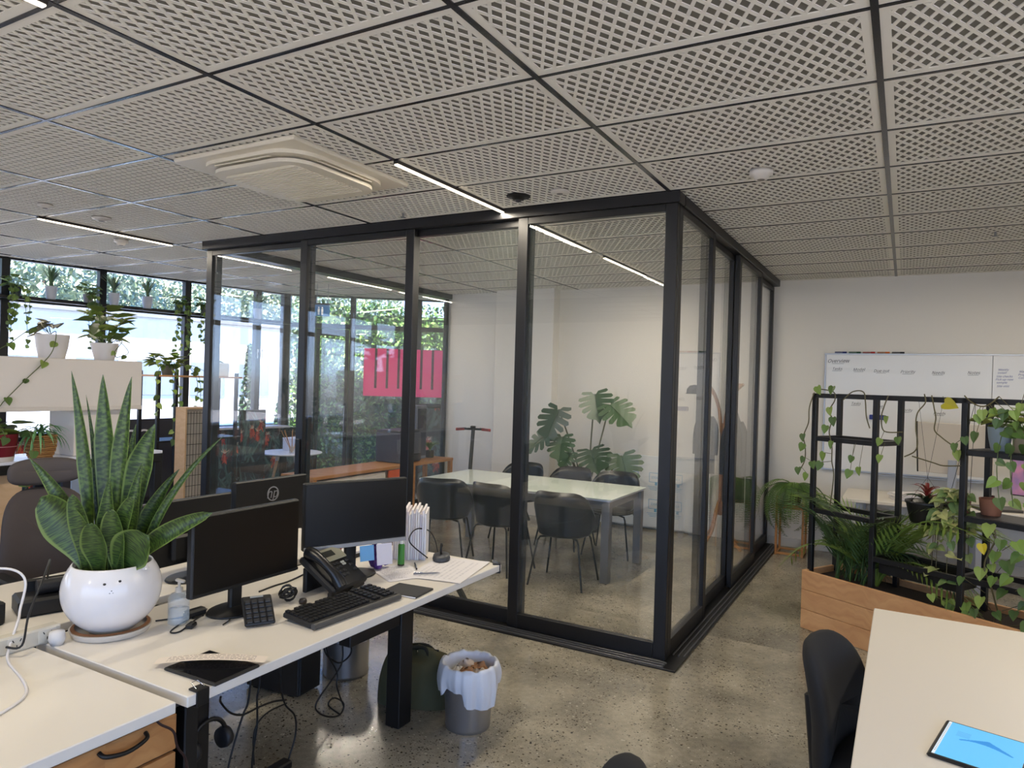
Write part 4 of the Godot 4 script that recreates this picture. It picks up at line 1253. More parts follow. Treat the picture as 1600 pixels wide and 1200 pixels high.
	t = thing("label_printer", "black desktop device lying open beside the power strip", "printer", Vector3(-3.06, DY, -1.62), q - 0.3)
	bx(t, "case", plastic, Vector3(0, 0.035, 0), Vector3(0.24, 0.07, 0.16), 0.01)
	bx(t, "lid", black, Vector3(0.02, 0.09, -0.06), Vector3(0.2, 0.06, 0.02), 0.008)
	part(MB.new().tube([Vector3(-0.05, 0.1, 0.01), Vector3(0.05, 0.1, 0.01)], 0.03, 14), "roller", M(rgb(36, 36, 38), 0.4), t)
	t = thing("document_pile", "pile of documents in coloured covers on facing desk", "documents", Vector3(-3.02, DY, -0.93), q)
	for k in 5:
		bx(t, "folder", M([rgb(200, 190, 184), rgb(60, 86, 150), rgb(206, 160, 70), rgb(220, 216, 214), rgb(180, 120, 70)][k], 0.7), Vector3(0.004 * k, 0.006 + 0.0105 * k, 0.0), Vector3(0.3, 0.01, 0.22), 0.001)
	t = thing("keyboard", "black keyboard on the facing desk under the rear monitors", "keyboard", Vector3(-3.35, DY, -2.3), -q)
	bx(t, "case", plastic, Vector3(0, 0.011, 0), Vector3(0.44, 0.02, 0.14), 0.005)
	t = thing("blue_folder", "blue patterned folder lying under the rear monitors", "folder", Vector3(-2.95, DY, -1.86), 0.4)
	bx(t, "cover", M(rgb(120, 166, 214), 0.4), Vector3(0, 0.005, 0), Vector3(0.16, 0.01, 0.22), 0.002)
	bx(t, "page_block", paper, Vector3(0, 0.0125, 0), Vector3(0.12, 0.005, 0.16), 0.001)

func build_under_desk() -> void:
	var grp := "cables hanging under the bench desk"
	cable("power_cable", "slack black cable sagging between the desk legs", [[-2.3, 0.47, -1.86], [-2.35, 0.42, -1.902], [-2.35, 0.361, -1.949], [-2.35, 0.328, -2.012], [-2.35, 0.327, -2.096], [-2.35, 0.32, -2.174], [-2.35, 0.3, -2.246]], 0.0045, black, grp)
	cable("power_cable", "black cable dropping diagonally to the floor near the drawers", [[-2.36, 0.66, -2.06], [-2.35, 0.454, -2.047], [-2.35, 0.363, -2.035], [-2.35, 0.324, -2.012], [-2.34, 0.2, -1.953], [-2.33, 0.08, -1.908], [-2.31, 0.006, -1.83]], 0.0045, black, grp)
	cable("power_cable", "black cable looping down into the brick adapter", [[-2.36, 0.66, -2.1], [-2.35, 0.445, -2.097], [-2.35, 0.372, -2.084], [-2.35, 0.261, -2.088], [-2.35, 0.15, -2.071], [-2.35, 0.07, -2.068], [-2.35, 0.03, -2.085], [-2.345, 0.02, -2.135]], 0.0045, black, grp)
	cable("power_cable", "black cable curving round from the brick adapter up to the desk", [[-2.36, 0.66, -2.2], [-2.35, 0.382, -2.215], [-2.35, 0.284, -2.24], [-2.35, 0.209, -2.299], [-2.35, 0.12, -2.307], [-2.345, 0.03, -2.265]], 0.0045, black, grp)
	cable("power_cable", "thin black cable joining two hanging cables", [[-2.35, 0.284, -2.25], [-2.35, 0.286, -2.149], [-2.35, 0.257, -2.088], [-2.35, 0.2, -2.07], [-2.35, 0.09, -2.078]], 0.0035, black, grp)
	cable("power_cable", "black cable loop hanging in front of the steel bin", [[-2.45, 0.66, -2.56], [-2.45, 0.412, -2.575], [-2.45, 0.326, -2.639], [-2.45, 0.291, -2.703], [-2.45, 0.318, -2.773], [-2.45, 0.402, -2.763], [-2.45, 0.66, -2.76]], 0.0045, black, grp)
	cable("power_cable", "long knotted black cable dangling near the floor before the steel bin", [[-2.46, 0.66, -2.72], [-2.46, 0.412, -2.718], [-2.455, 0.3, -2.716], [-2.45, 0.246, -2.667], [-2.45, 0.154, -2.538], [-2.45, 0.097, -2.552], [-2.45, 0.041, -2.638], [-2.455, 0.025, -2.715], [-2.46, 0.068, -2.738], [-2.465, 0.12, -2.672], [-2.455, 0.104, -2.624], [-2.45, 0.03, -2.7]], 0.0045, black, grp)
	cable("power_cable", "straight black cable beside the knotted one before the steel bin", [[-2.45, 0.66, -2.58], [-2.445, 0.403, -2.588], [-2.445, 0.255, -2.667], [-2.44, 0.185, -2.664], [-2.435, 0.069, -2.712]], 0.004, black, grp)
	cable("power_cable", "dark cable hanging across the timber drawer front", [[-1.92, 0.705, -1.32], [-1.915, 0.68, -1.336], [-1.905, 0.646, -1.373], [-1.905, 0.591, -1.389], [-1.91, 0.5, -1.43], [-1.94, 0.2, -1.455], [-1.96, 0.006, -1.47]], 0.004, M(rgb(44, 24, 22), 0.5), grp)
	cable("power_cable", "grey cable running to the computer tower under the desk", [[-2.5, 0.66, -2.4], [-2.6, 0.5, -2.5], [-2.7, 0.44, -2.58], [-2.82, 0.42, -2.68]], 0.004, M(rgb(150, 150, 152), 0.5), grp)
	var t := thing("power_adapter", "black brick power adapter lying on the floor between cables", "adapter", Vector3(-2.345, 0, -2.2), PI / 2)
	bx(t, "brick", plastic, Vector3(0, 0.0175, 0), Vector3(0.13, 0.035, 0.055), 0.006)
	bx(t, "strain_relief", plastic, Vector3(0.068, 0.0175, 0), Vector3(0.02, 0.012, 0.012), 0.003)
	t = thing("cable_bundle", "thick black cable bundle tied at the desk corner", "cables", Vector3(-2.12, DY - 0.12, -1.52))
	for k in 6:
		var pts := []
		for i in 13:
			var a := TAU * i / 12.0
			pts.append(Vector3(0.05 * cos(a), -0.005 * k + 0.03 * sin(a), -0.03 + 0.014 * k + 0.01 * sin(a * 2)))
		part(MB.new().tube(pts, 0.007, 6, false), "coil", black, t)
	part(MB.new().tube([Vector3(0, 0.0, 0.05), Vector3(0, 0.084, 0.05)], 0.004, 5), "hanger", chrome, t)
	t = thing("headphones", "black headphones hanging below the desk corner", "headphones", Vector3(-2.13, DY - 0.3, -1.66))
	var arc := []
	for i in 13:
		var a := PI * i / 12.0
		arc.append(Vector3(0.02, 0.07 * sin(a), 0.07 * cos(a)))
	part(MB.new().tube(arc, 0.008, 8), "headband", black, t)
	for s in [-1.0, 1.0]:
		var b := MB.new()
		b.xf = Transform3D(Basis.from_euler(Vector3(PI / 2, 0, 0)), Vector3(0.02, -0.015, s * 0.065))
		b.lathe([Vector2(0, -0.016), Vector2(0.034, -0.016), Vector2(0.038, 0), Vector2(0.034, 0.016), Vector2(0, 0.016)], Vector3.ZERO, 18)
		part(b, "ear_cup", M(rgb(34, 34, 36), 0.5), t)
	part(MB.new().tube([Vector3(0.02, 0.07, 0), Vector3(0.02, 0.185, 0)], 0.003, 5), "hook", chrome, t)
	t = thing("power_hub", "grey and red power hub fixed under the bench desk", "power strip", Vector3(-2.42, DY - 0.15, -2.1), 0.2)
	bx(t, "body", M(rgb(170, 168, 168), 0.4), Vector3(0, 0.0, 0), Vector3(0.14, 0.035, 0.09), 0.01)
	bx(t, "top", M(rgb(120, 40, 40), 0.4), Vector3(0, 0.03, 0), Vector3(0.12, 0.03, 0.08), 0.008)
	t = thing("computer_tower", "black computer tower on the floor behind desk cables", "computer", Vector3(-2.98, 0, -2.82), 0.1)
	bx(t, "case", M(rgb(20, 20, 22), 0.4), Vector3(0, 0.21, 0), Vector3(0.36, 0.4, 0.18), 0.006)
	bx(t, "front_panel", plastic, Vector3(0.184, 0.21, 0), Vector3(0.012, 0.39, 0.17), 0.006)
	for s in [-0.12, 0.12]:
		bx(t, "foot", black, Vector3(s, 0.005, 0), Vector3(0.04, 0.01, 0.16), 0.002)
	# steel bins
	var bm := M(rgb(168, 168, 170), 0.3, 0.85)
	t = thing("waste_bin", "round steel waste bin with white liner full of paper scraps", "bin", Vector3(-1.88, 0, -3.01), 0, "steel waste bins")
	part(MB.new().lathe([Vector2(0, 0.004), Vector2(0.104, 0.004), Vector2(0.11, 0.0), Vector2(0.114, 0.016), Vector2(0.112, 0.02), Vector2(0.132, 0.3), Vector2(0.135, 0.305), Vector2(0.129, 0.3), Vector2(0.109, 0.02), Vector2(0, 0.018)], Vector3.ZERO, 36), "drum", bm, t)
	bin_liner(t, 0.136, 0.305, 0.1, true)
	for k in 5:
		var p := Vector3(0.055 * cos(k * 1.3), 0.25 + 0.012 * (k % 2), 0.055 * sin(k * 1.3))
		crumple(t, p, rng.randf_range(0.045, 0.06), M([rgb(214, 196, 180), rgb(176, 128, 88), rgb(224, 220, 214)][k % 3], 0.85))
	t = thing("waste_bin", "round steel waste bin with loose liner behind the desk cables", "bin", Vector3(-2.83, 0, -3.16), 0, "steel waste bins")
	part(MB.new().lathe([Vector2(0, 0.004), Vector2(0.124, 0.004), Vector2(0.13, 0.0), Vector2(0.134, 0.016), Vector2(0.13, 0.02), Vector2(0.135, 0.3), Vector2(0.138, 0.305), Vector2(0.13, 0.3), Vector2(0.127, 0.02), Vector2(0, 0.018)], Vector3.ZERO, 36), "drum", bm, t)
	bin_liner(t, 0.139, 0.305, 0.09, false)
	# bag
	t = thing("duffel_bag", "dark olive fabric bag slumped on the floor beside the bin", "bag", Vector3(-2.27, 0, -3.1), 0.35)
	var f := func(u: float, v: float) -> Vector3:
		var a := u * TAU
		var ww := pow(absf(cos(a)), 0.55) * signf(cos(a)) * 0.2
		var dd := pow(absf(sin(a)), 0.55) * signf(sin(a)) * 0.125
		var prof := 1.0 - 0.35 * pow(v, 3.0) - (0.92 * pow(maxf(0.0, (v - 0.86) / 0.14), 2.0) if v > 0.86 else 0.0)
		var sag := 0.03 * sin(a * 2.0 + 1.0) * v
		return Vector3(ww * maxf(prof, 0.02), v * (0.27 + sag) + 0.002, dd * maxf(prof, 0.02) * (1.0 + 0.06 * sin(a * 5.0) * v))
	part(MB.new().grid(f, 40, 14), "body", M(rgb(78, 76, 52), 0.9), t)
	for s in [-1.0, 1.0]:
		part(MB.new().tube(smooth_path([Vector3(-0.1, 0.2, s * 0.075), Vector3(-0.06, 0.27, s * 0.03), Vector3(0.05, 0.285, s * 0.02), Vector3(0.1, 0.2, s * 0.085)], 5), 0.011, 8), "strap", M(rgb(40, 40, 32), 0.9), t)
	part(MB.new().tube([Vector3(-0.12, 0.268, 0), Vector3(0.12, 0.272, 0)], 0.006, 6), "zip", black, t)

func bin_liner(t: Node3D, r: float, top: float, drop: float, tails: bool) -> void:
	var bag := M(rgb(222, 224, 230), 0.35)
	bag.backlight_enabled = true
	bag.backlight = Color(0.5, 0.5, 0.5)
	bag.cull_mode = BaseMaterial3D.CULL_DISABLED
	var f := func(u: float, v: float) -> Vector3:
		var a := u * TAU
		var wob := 0.003 * sin(a * 7.0) + 0.003 * sin(a * 13.0 + 1.0) + 0.002 * sin(a * 23.0)
		var d := drop * (1.0 + 0.12 * sin(a * 2.0 + 0.6) + 0.05 * sin(a * 5.0))
		if tails: d += drop * 0.75 * (smoothstep(0.72, 0.82, sin(a + 1.1)) * 0.9 + smoothstep(0.8, 0.88, sin(a - 0.9)) * 0.6)
		var rr: float
		var y: float
		if v < 0.3:
			var w := v / 0.3
			rr = r - 0.012 - 0.012 * (1 - w)
			y = top - 0.1 * (1 - w) + 0.01
		elif v < 0.4:
			var w := (v - 0.3) / 0.1
			rr = r - 0.012 + 0.026 * w
			y = top + 0.01 + 0.012 * sin(w * PI) + wob
		else:
			var w := (v - 0.4) / 0.6
			rr = r + 0.014 + wob * (0.6 + w) + 0.01 * sin(w * PI)
			y = top + 0.01 - d * w
		return Vector3(cos(a) * rr, y, sin(a) * rr)
	part(MB.new().grid(f, 72, 16), "liner", bag, t)

func crumple(t: Node3D, p: Vector3, r: float, m: Material) -> void:
	var n1 := noise(rng.randi() % 999, 14.0, 2)
	var f := func(u: float, v: float) -> Vector3:
		var a := u * TAU
		var e := (v - 0.5) * PI
		var d := Vector3(cos(a) * cos(e), sin(e), sin(a) * cos(e))
		return p + d * r * (1.0 + 0.45 * n1.get_noise_3dv(d * 0.1))
	part(MB.new().grid(f, 12, 8), "scrap", m, t)

# ---------------------------------------------------------------- inside the glass room
func tub_chair(label: String, at: Vector3, turn: float) -> void:
	var t: Node3D
	if chair0 == null:
		t = thing("tub_chair", label, "chair", at, turn, "black chairs at the meeting table")
		chair0 = t
	else:
		copy_of(chair0, "tub_chair", label, at, turn)
		return
	var shell := M(rgb(15, 15, 18), 0.35)
	# faces +z
	var rim := func(a: float) -> float:
		# a = 0 at the back, PI at the front
		var k := 0.5 + 0.5 * cos(a)
		return 0.44 + 0.36 * smoothstep(0.12, 0.95, k) + 0.02 * k
	var f := func(u: float, v: float) -> Vector3:
		var a := (u - 0.5) * TAU
		var out := v < 0.5
		var w := v * 2.0 if out else (1.0 - v) * 2.0
		var top: float = rim.call(a)
		var inset := 0.0 if out else 0.014
		var rr: float
		var y: float
		if w < 0.5:
			var s := w / 0.5
			rr = 0.235 * sin(s * PI / 2)
			y = 0.415 + inset + 0.035 * pow(s, 4.0)
		else:
			var s := (w - 0.5) / 0.5
			rr = 0.235 + 0.05 * s
			y = 0.45 + inset * (1 - s) + (top - 0.45) * s
		rr -= inset
		return Vector3(sin(a) * rr * 1.0, maxf(y, 0.415), -cos(a) * rr * 0.95)
	part(MB.new().grid(f, 40, 24), "shell", shell, t)
	part(MB.new().lathe([Vector2(0.2, 0.432), Vector2(0.19, 0.452), Vector2(0, 0.458)], Vector3.ZERO, 24), "seat_pad", M(rgb(40, 40, 42), 0.7), t)
	for sx in [-1.0, 1.0]:
		for sz in [-1.0, 1.0]:
			part(MB.new().tube([Vector3(sx * 0.1, 0.41, sz * 0.08), Vector3(sx * 0.17, 0.41, sz * 0.15), Vector3(sx * 0.185, 0.38, sz * 0.165), Vector3(sx * 0.245, 0.0, sz * 0.225)], 0.009, 8), "leg", black, t)
var chair0: Node3D

func build_meeting_room() -> void:
	var t := thing("meeting_table", "white glass topped meeting table on grey metal legs", "table", Vector3(-3.22, 0, -6.215))
	var gt := M(rgb(214, 222, 214), 0.06)
	bx(t, "glass_top", gt, Vector3(0, 0.733, 0), Vector3(2.06, 0.014, 0.94), 0.003)
	bx(t, "under_panel", M(rgb(222, 224, 230), 0.3), Vector3(0, 0.718, 0), Vector3(2.02, 0.014, 0.9), 0.002)
	var alu := M(rgb(142, 143, 148), 0.35, 0.75)
	for s in [-1.0, 1.0]:
		bx(t, "apron", alu, Vector3(0, 0.675, s * 0.42), Vector3(1.86, 0.07, 0.025), 0.002)
		bx(t, "apron", alu, Vector3(s * 0.965, 0.675, 0), Vector3(0.025, 0.07, 0.76), 0.002)
		for k in [-1.0, 1.0]:
			bx(t, "leg", alu, Vector3(s * 0.97, 0.355, k * 0.42), Vector3(0.075, 0.709, 0.075), 0.004)
	tub_chair("black tub chair pushed in beside the table leg nearest the corner post", Vector3(-2.56, 0, -5.6), PI + 0.08)
	tub_chair("black tub chair at the middle of the table side facing the desks", Vector3(-3.24, 0, -5.66), PI - 0.1)
	tub_chair("black tub chair at the table side facing the desks, next to timber credenza", Vector3(-3.84, 0, -5.62), PI + 0.35)
	tub_chair("black tub chair across the table in front of low whiteboard", Vector3(-2.6, 0, -6.85), 0.05)
	tub_chair("black tub chair across the table under the monstera leaves", Vector3(-3.15, 0, -6.9), -0.1)
	tub_chair("black tub chair across the table near the scooter", Vector3(-3.74, 0, -6.92), 0.0)
	# monstera
	t = thing("monstera", "large monstera with split leaves in front of the room wall", "plant", Vector3(-3.25, 0, -7.72))
	pot(t, M(rgb(60, 60, 62), 0.6), 0.13, 0.17, 0.34)
	var mesh := monstera_mesh()
	var mm := [leafy(rgb(46, 74, 44), 0.1, 0.4), leafy(rgb(56, 84, 48), 0.1, 0.4), leafy(rgb(40, 64, 40), 0.1, 0.4)]
	var spots := [[Vector3(0.06, 1.62, 0.0), Vector3(0.25, -0.55, 0.35), 0.34], [Vector3(0.26, 1.5, 0.03), Vector3(0.75, -0.4, 0.3), 0.36], [Vector3(-0.38, 1.42, 0.05), Vector3(-0.2, -0.6, 0.4), 0.4], [Vector3(-0.45, 1.12, 0.12), Vector3(-0.8, -0.42, 0.3), 0.36], [Vector3(-0.3, 1.1, 0.1), Vector3(0.05, -0.7, 0.5), 0.3], [Vector3(0.08, 0.97, 0.12), Vector3(0.4, -0.35, 0.55), 0.36], [Vector3(0.45, 0.93, 0.1), Vector3(0.4, -0.6, 0.5), 0.36], [Vector3(-0.16, 0.92, 0.15), Vector3(-0.3, -0.6, 0.5), 0.22]]
	for i in spots.size():
		var p: Vector3 = spots[i][0]
		part(MB.new().tube(smooth_path([Vector3(rng.randf_range(-0.05, 0.05), 0.28, 0), Vector3(p.x * 0.35, p.y * 0.55, p.z * 0.4), p], 6), 0.009, 6), "stalk", leafy(rgb(84, 84, 54), 0.0), t)
		set_leaf(t, mesh, mm[i % 3], p, spots[i][1], Vector3(spots[i][1].x * 0.4, 0.75, 0.7), spots[i][2] * 1.0)
	# low whiteboard panel
	t = thing("floor_whiteboard", "low glossy white board with faint blue sketches leaning on the wall", "whiteboard", Vector3(-2.65, 0.03, -8.27))
	bx(t, "panel", M(rgb(226, 230, 232), 0.12), Vector3(0, 0.43, 0), Vector3(1.4, 0.86, 0.02), 0.003)
	bx(t, "support_foot", steel, Vector3(-0.5, -0.015, 0.01), Vector3(0.06, 0.03, 0.08), 0.002)
	bx(t, "support_foot", steel, Vector3(0.5, -0.015, 0.01), Vector3(0.06, 0.03, 0.08), 0.002)
	var ink := M(rgb(112, 168, 204), 0.5)
	for k in 5:
		var x := -0.5 + 0.27 * k
		for y in [0.6, 0.28]:
			var s := MB.new()
			for e in [[0, 0.055, 0.13, 0.006], [0, -0.055, 0.13, 0.006], [-0.065, 0, 0.006, 0.11], [0.065, 0, 0.006, 0.11], [0.02, -0.075, 0.03, 0.035]]:
				s.box(Vector3(x + e[0], y + e[1], 0.0105), Vector3(e[2], e[3], 0.001))
			for e in 3: s.box(Vector3(x - 0.01, y - 0.11 - 0.018 * e, 0.0105), Vector3(0.15 - 0.03 * e, 0.005, 0.001))
			part(s, "drawn_box", ink, t)
			put(text("IDEA", 0.028, 0.0005), "drawn_word", ink, t, Transform3D(Basis.IDENTITY, Vector3(x, y, 0.011)))
	# scooter
	t = thing("electric_scooter", "black electric scooter with red grips parked by the wall", "scooter", Vector3(-4.75, 0, -7.58), 0.35)
	part(MB.new().tube([Vector3(0.0, 0.16, 0.35), Vector3(0, 1.12, 0.12)], 0.024, 12), "stem", M(rgb(44, 44, 46), 0.4), t)
	part(MB.new().tube([Vector3(-0.13, 1.13, 0.12), Vector3(0.13, 1.13, 0.12)], 0.014, 10), "handlebar", black, t)
	for s in [-1.0, 1.0]:
		part(MB.new().tube([Vector3(s * 0.11, 1.13, 0.12), Vector3(s * 0.22, 1.12, 0.12)], 0.018, 10), "grip", M(rgb(168, 54, 44), 0.6), t)
		part(MB.new().tube([Vector3(s * 0.09, 1.145, 0.14), Vector3(s * 0.2, 1.13, 0.17)], 0.005, 6), "brake_lever", black, t)
	bx(t, "display", black, Vector3(0, 1.155, 0.13), Vector3(0.06, 0.03, 0.06), 0.006)
	bx(t, "deck", M(rgb(36, 36, 38), 0.6), Vector3(0, 0.13, -0.1), Vector3(0.15, 0.05, 0.62), 0.012)
	bx(t, "fork_bridge", M(rgb(36, 36, 38), 0.5), Vector3(0, 0.17, 0.3), Vector3(0.07, 0.06, 0.22), 0.01)
	for z in [0.39, -0.47]:
		var b := MB.new()
		b.xf = Transform3D(Basis.from_euler(Vector3(0, 0, PI / 2)), Vector3(0.025, 0.105, z))
		b.lathe([Vector2(0.0, 0), Vector2(0.085, 0), Vector2(0.105, 0.012), Vector2(0.105, 0.038), Vector2(0.085, 0.05), Vector2(0, 0.05)], Vector3.ZERO, 22)
		part(b, "wheel", black, t)
	bx(t, "mudguard", M(rgb(36, 36, 38), 0.5), Vector3(0, 0.215, -0.46), Vector3(0.06, 0.012, 0.16), 0.004)
	# coat rack with clothes
	t = thing("coat_rack", "bentwood coat stand with curved arms in the glass room", "coat rack", Vector3(-1.73, 0, -7.83))
	part(MB.new().tube([Vector3(0, 0.35, 0), Vector3(0, 1.35, 0)], 0.024, 12), "trunk", wood_pine, t)
	for k in 4:
		var a := k * PI / 2 + 0.5
		var d := Vector3(cos(a), 0, sin(a))
		part(MB.new().tube(smooth_path([Vector3(0, 1.25, 0) + d * 0.02, Vector3(0, 1.5, 0) + d * 0.06, Vector3(0, 1.68, 0) + d * 0.15, Vector3(0, 1.78, 0) + d * 0.26], 5), 0.016, 8), "arm", wood_pine, t)
		part(MB.new().tube(smooth_path([Vector3(0, 0.5, 0) + d * 0.02, Vector3(0, 0.35, 0) + d * 0.07, Vector3(0, 0.16, 0) + d * 0.13, Vector3(0, 0.017, 0) + d * 0.29], 5), 0.016, 8), "foot", wood_pine, t)
	var coats := [["long black coat hanging on the bentwood stand", rgb(24, 24, 27), Vector3(0.15, 0.52, 0.08), 0.95, 0.1], ["dark navy jacket hanging on the bentwood stand", rgb(28, 32, 44), Vector3(-0.16, 0.8, 0.06), 0.68, 0.09]]
	for k in coats:
		var o := thing("hanging_coat", k[0], "coat", Vector3(-1.73, 0, -7.83) + k[2], 0, "clothes on the bentwood coat stand")
		var hh: float = k[3]
		var wr: float = k[4]
		var fc := func(u: float, v: float) -> Vector3:
			var a := u * TAU
			var r := wr * (0.25 + 0.75 * smoothstep(0, 0.22, 1 - v)) * (1.0 + 0.14 * sin(a * 5.0) * (1 - v))
			return Vector3(cos(a) * r * 1.05, v * hh, sin(a) * r * 0.55)
		part(MB.new().grid(fc, 36, 12), "body", M(k[1], 0.9), o)
		for s in [-1.0, 1.0]:
			part(MB.new().tube(smooth_path([Vector3(s * wr * 0.5, hh * 0.9, 0), Vector3(s * wr * 1.05, hh * 0.7, 0.01), Vector3(s * wr * 1.1, hh * 0.3, 0.03)], 4), [0.03, 0.036, 0.038, 0.04, 0.04, 0.04, 0.04, 0.038, 0.036], 8), "sleeve", M(k[1], 0.9), o)
	t = thing("cap", "dark navy cap hooked on the coat stand arm", "hat", Vector3(-2.02, 1.66, -7.72))
	part(MB.new().lathe([Vector2(0.085, 0), Vector2(0.082, 0.05), Vector2(0.05, 0.09), Vector2(0, 0.1)], Vector3.ZERO, 18), "crown", M(rgb(26, 28, 40), 0.9), t)
	bx(t, "peak", M(rgb(26, 28, 40), 0.9), Vector3(0, 0.004, 0.1), Vector3(0.12, 0.008, 0.09), 0.003)
	# credenza along the glass
	t = thing("credenza", "timber credenza with orange end panel along the inner glass", "credenza", Vector3(-5.38, 0, -6.45))
	bx(t, "top", wood_pine, Vector3(0, 0.7, 0), Vector3(0.46, 0.035, 2.5), 0.003)
	for z in [-1.22, -0.42, 1.22]:
		bx(t, "leg", wood_pine, Vector3(0.2, 0.341, z), Vector3(0.05, 0.682, 0.05), 0.003)
		bx(t, "leg", wood_pine, Vector3(-0.2, 0.341, z), Vector3(0.05, 0.682, 0.05), 0.003)
	bx(t, "cabinet_box", M(rgb(214, 204, 190), 0.5), Vector3(-0.01, 0.4, 0.63), Vector3(0.4, 0.52, 1.1), 0.003)
	for k in 2:
		bx(t, "drawer_front", M(rgb(222, 214, 202), 0.5), Vector3(0.2, 0.52 - 0.26 * k, 0.63), Vector3(0.018, 0.24, 1.06), 0.002)
	bx(t, "orange_panel", M(rgb(222, 96, 44), 0.5), Vector3(0.2, 0.4, -0.18), Vector3(0.02, 0.54, 0.44), 0.002)
	t = thing("printer", "dark grey office printer on the timber credenza", "printer", Vector3(-5.43, 0.7176, -6.9))
	bx(t, "body", M(rgb(84, 84, 92), 0.5), Vector3(0, 0.18, 0), Vector3(0.38, 0.36, 0.42), 0.012)
	bx(t, "paper_tray", M(rgb(54, 54, 58), 0.5), Vector3(0.2, 0.06, 0), Vector3(0.03, 0.08, 0.36), 0.004)
	bx(t, "scanner_lid", M(rgb(60, 60, 66), 0.5), Vector3(0, 0.376, 0), Vector3(0.37, 0.03, 0.41), 0.008)
	bx(t, "control_panel", black, Vector3(0.195, 0.34, 0.08), Vector3(0.02, 0.06, 0.16), 0.004, Basis.from_euler(Vector3(0, 0, 0.4)))
	t = thing("speaker_box", "grey upright box on the credenza behind the printer", "speaker", Vector3(-5.48, 0.7176, -7.3))
	bx(t, "body", M(rgb(112, 114, 124), 0.6), Vector3(0, 0.34, 0), Vector3(0.2, 0.68, 0.22), 0.008)
	bx(t, "grille", M(rgb(70, 70, 78), 0.8), Vector3(0.102, 0.34, 0), Vector3(0.008, 0.6, 0.18), 0.003)
	t = thing("potted_plant", "small spiky plant at the credenza end by the aloe print", "plant", Vector3(-5.4, 0.7176, -7.52))
	pot(t, M(rgb(70, 60, 52), 0.7), 0.05, 0.06, 0.09)
	var sm := strap_mesh(0.1, 0.6)
	for k in 24:
		var a := k * 2.4
		put(sm, "leaf", leafy(rgb(104, 128, 66), 0.2), t, Transform3D(Basis.from_euler(Vector3(0.15 + 0.03 * (k % 8), a, 0)).scaled(Vector3.ONE * 0.2), Vector3(0.01 * cos(a), 0.07, 0.01 * sin(a))))

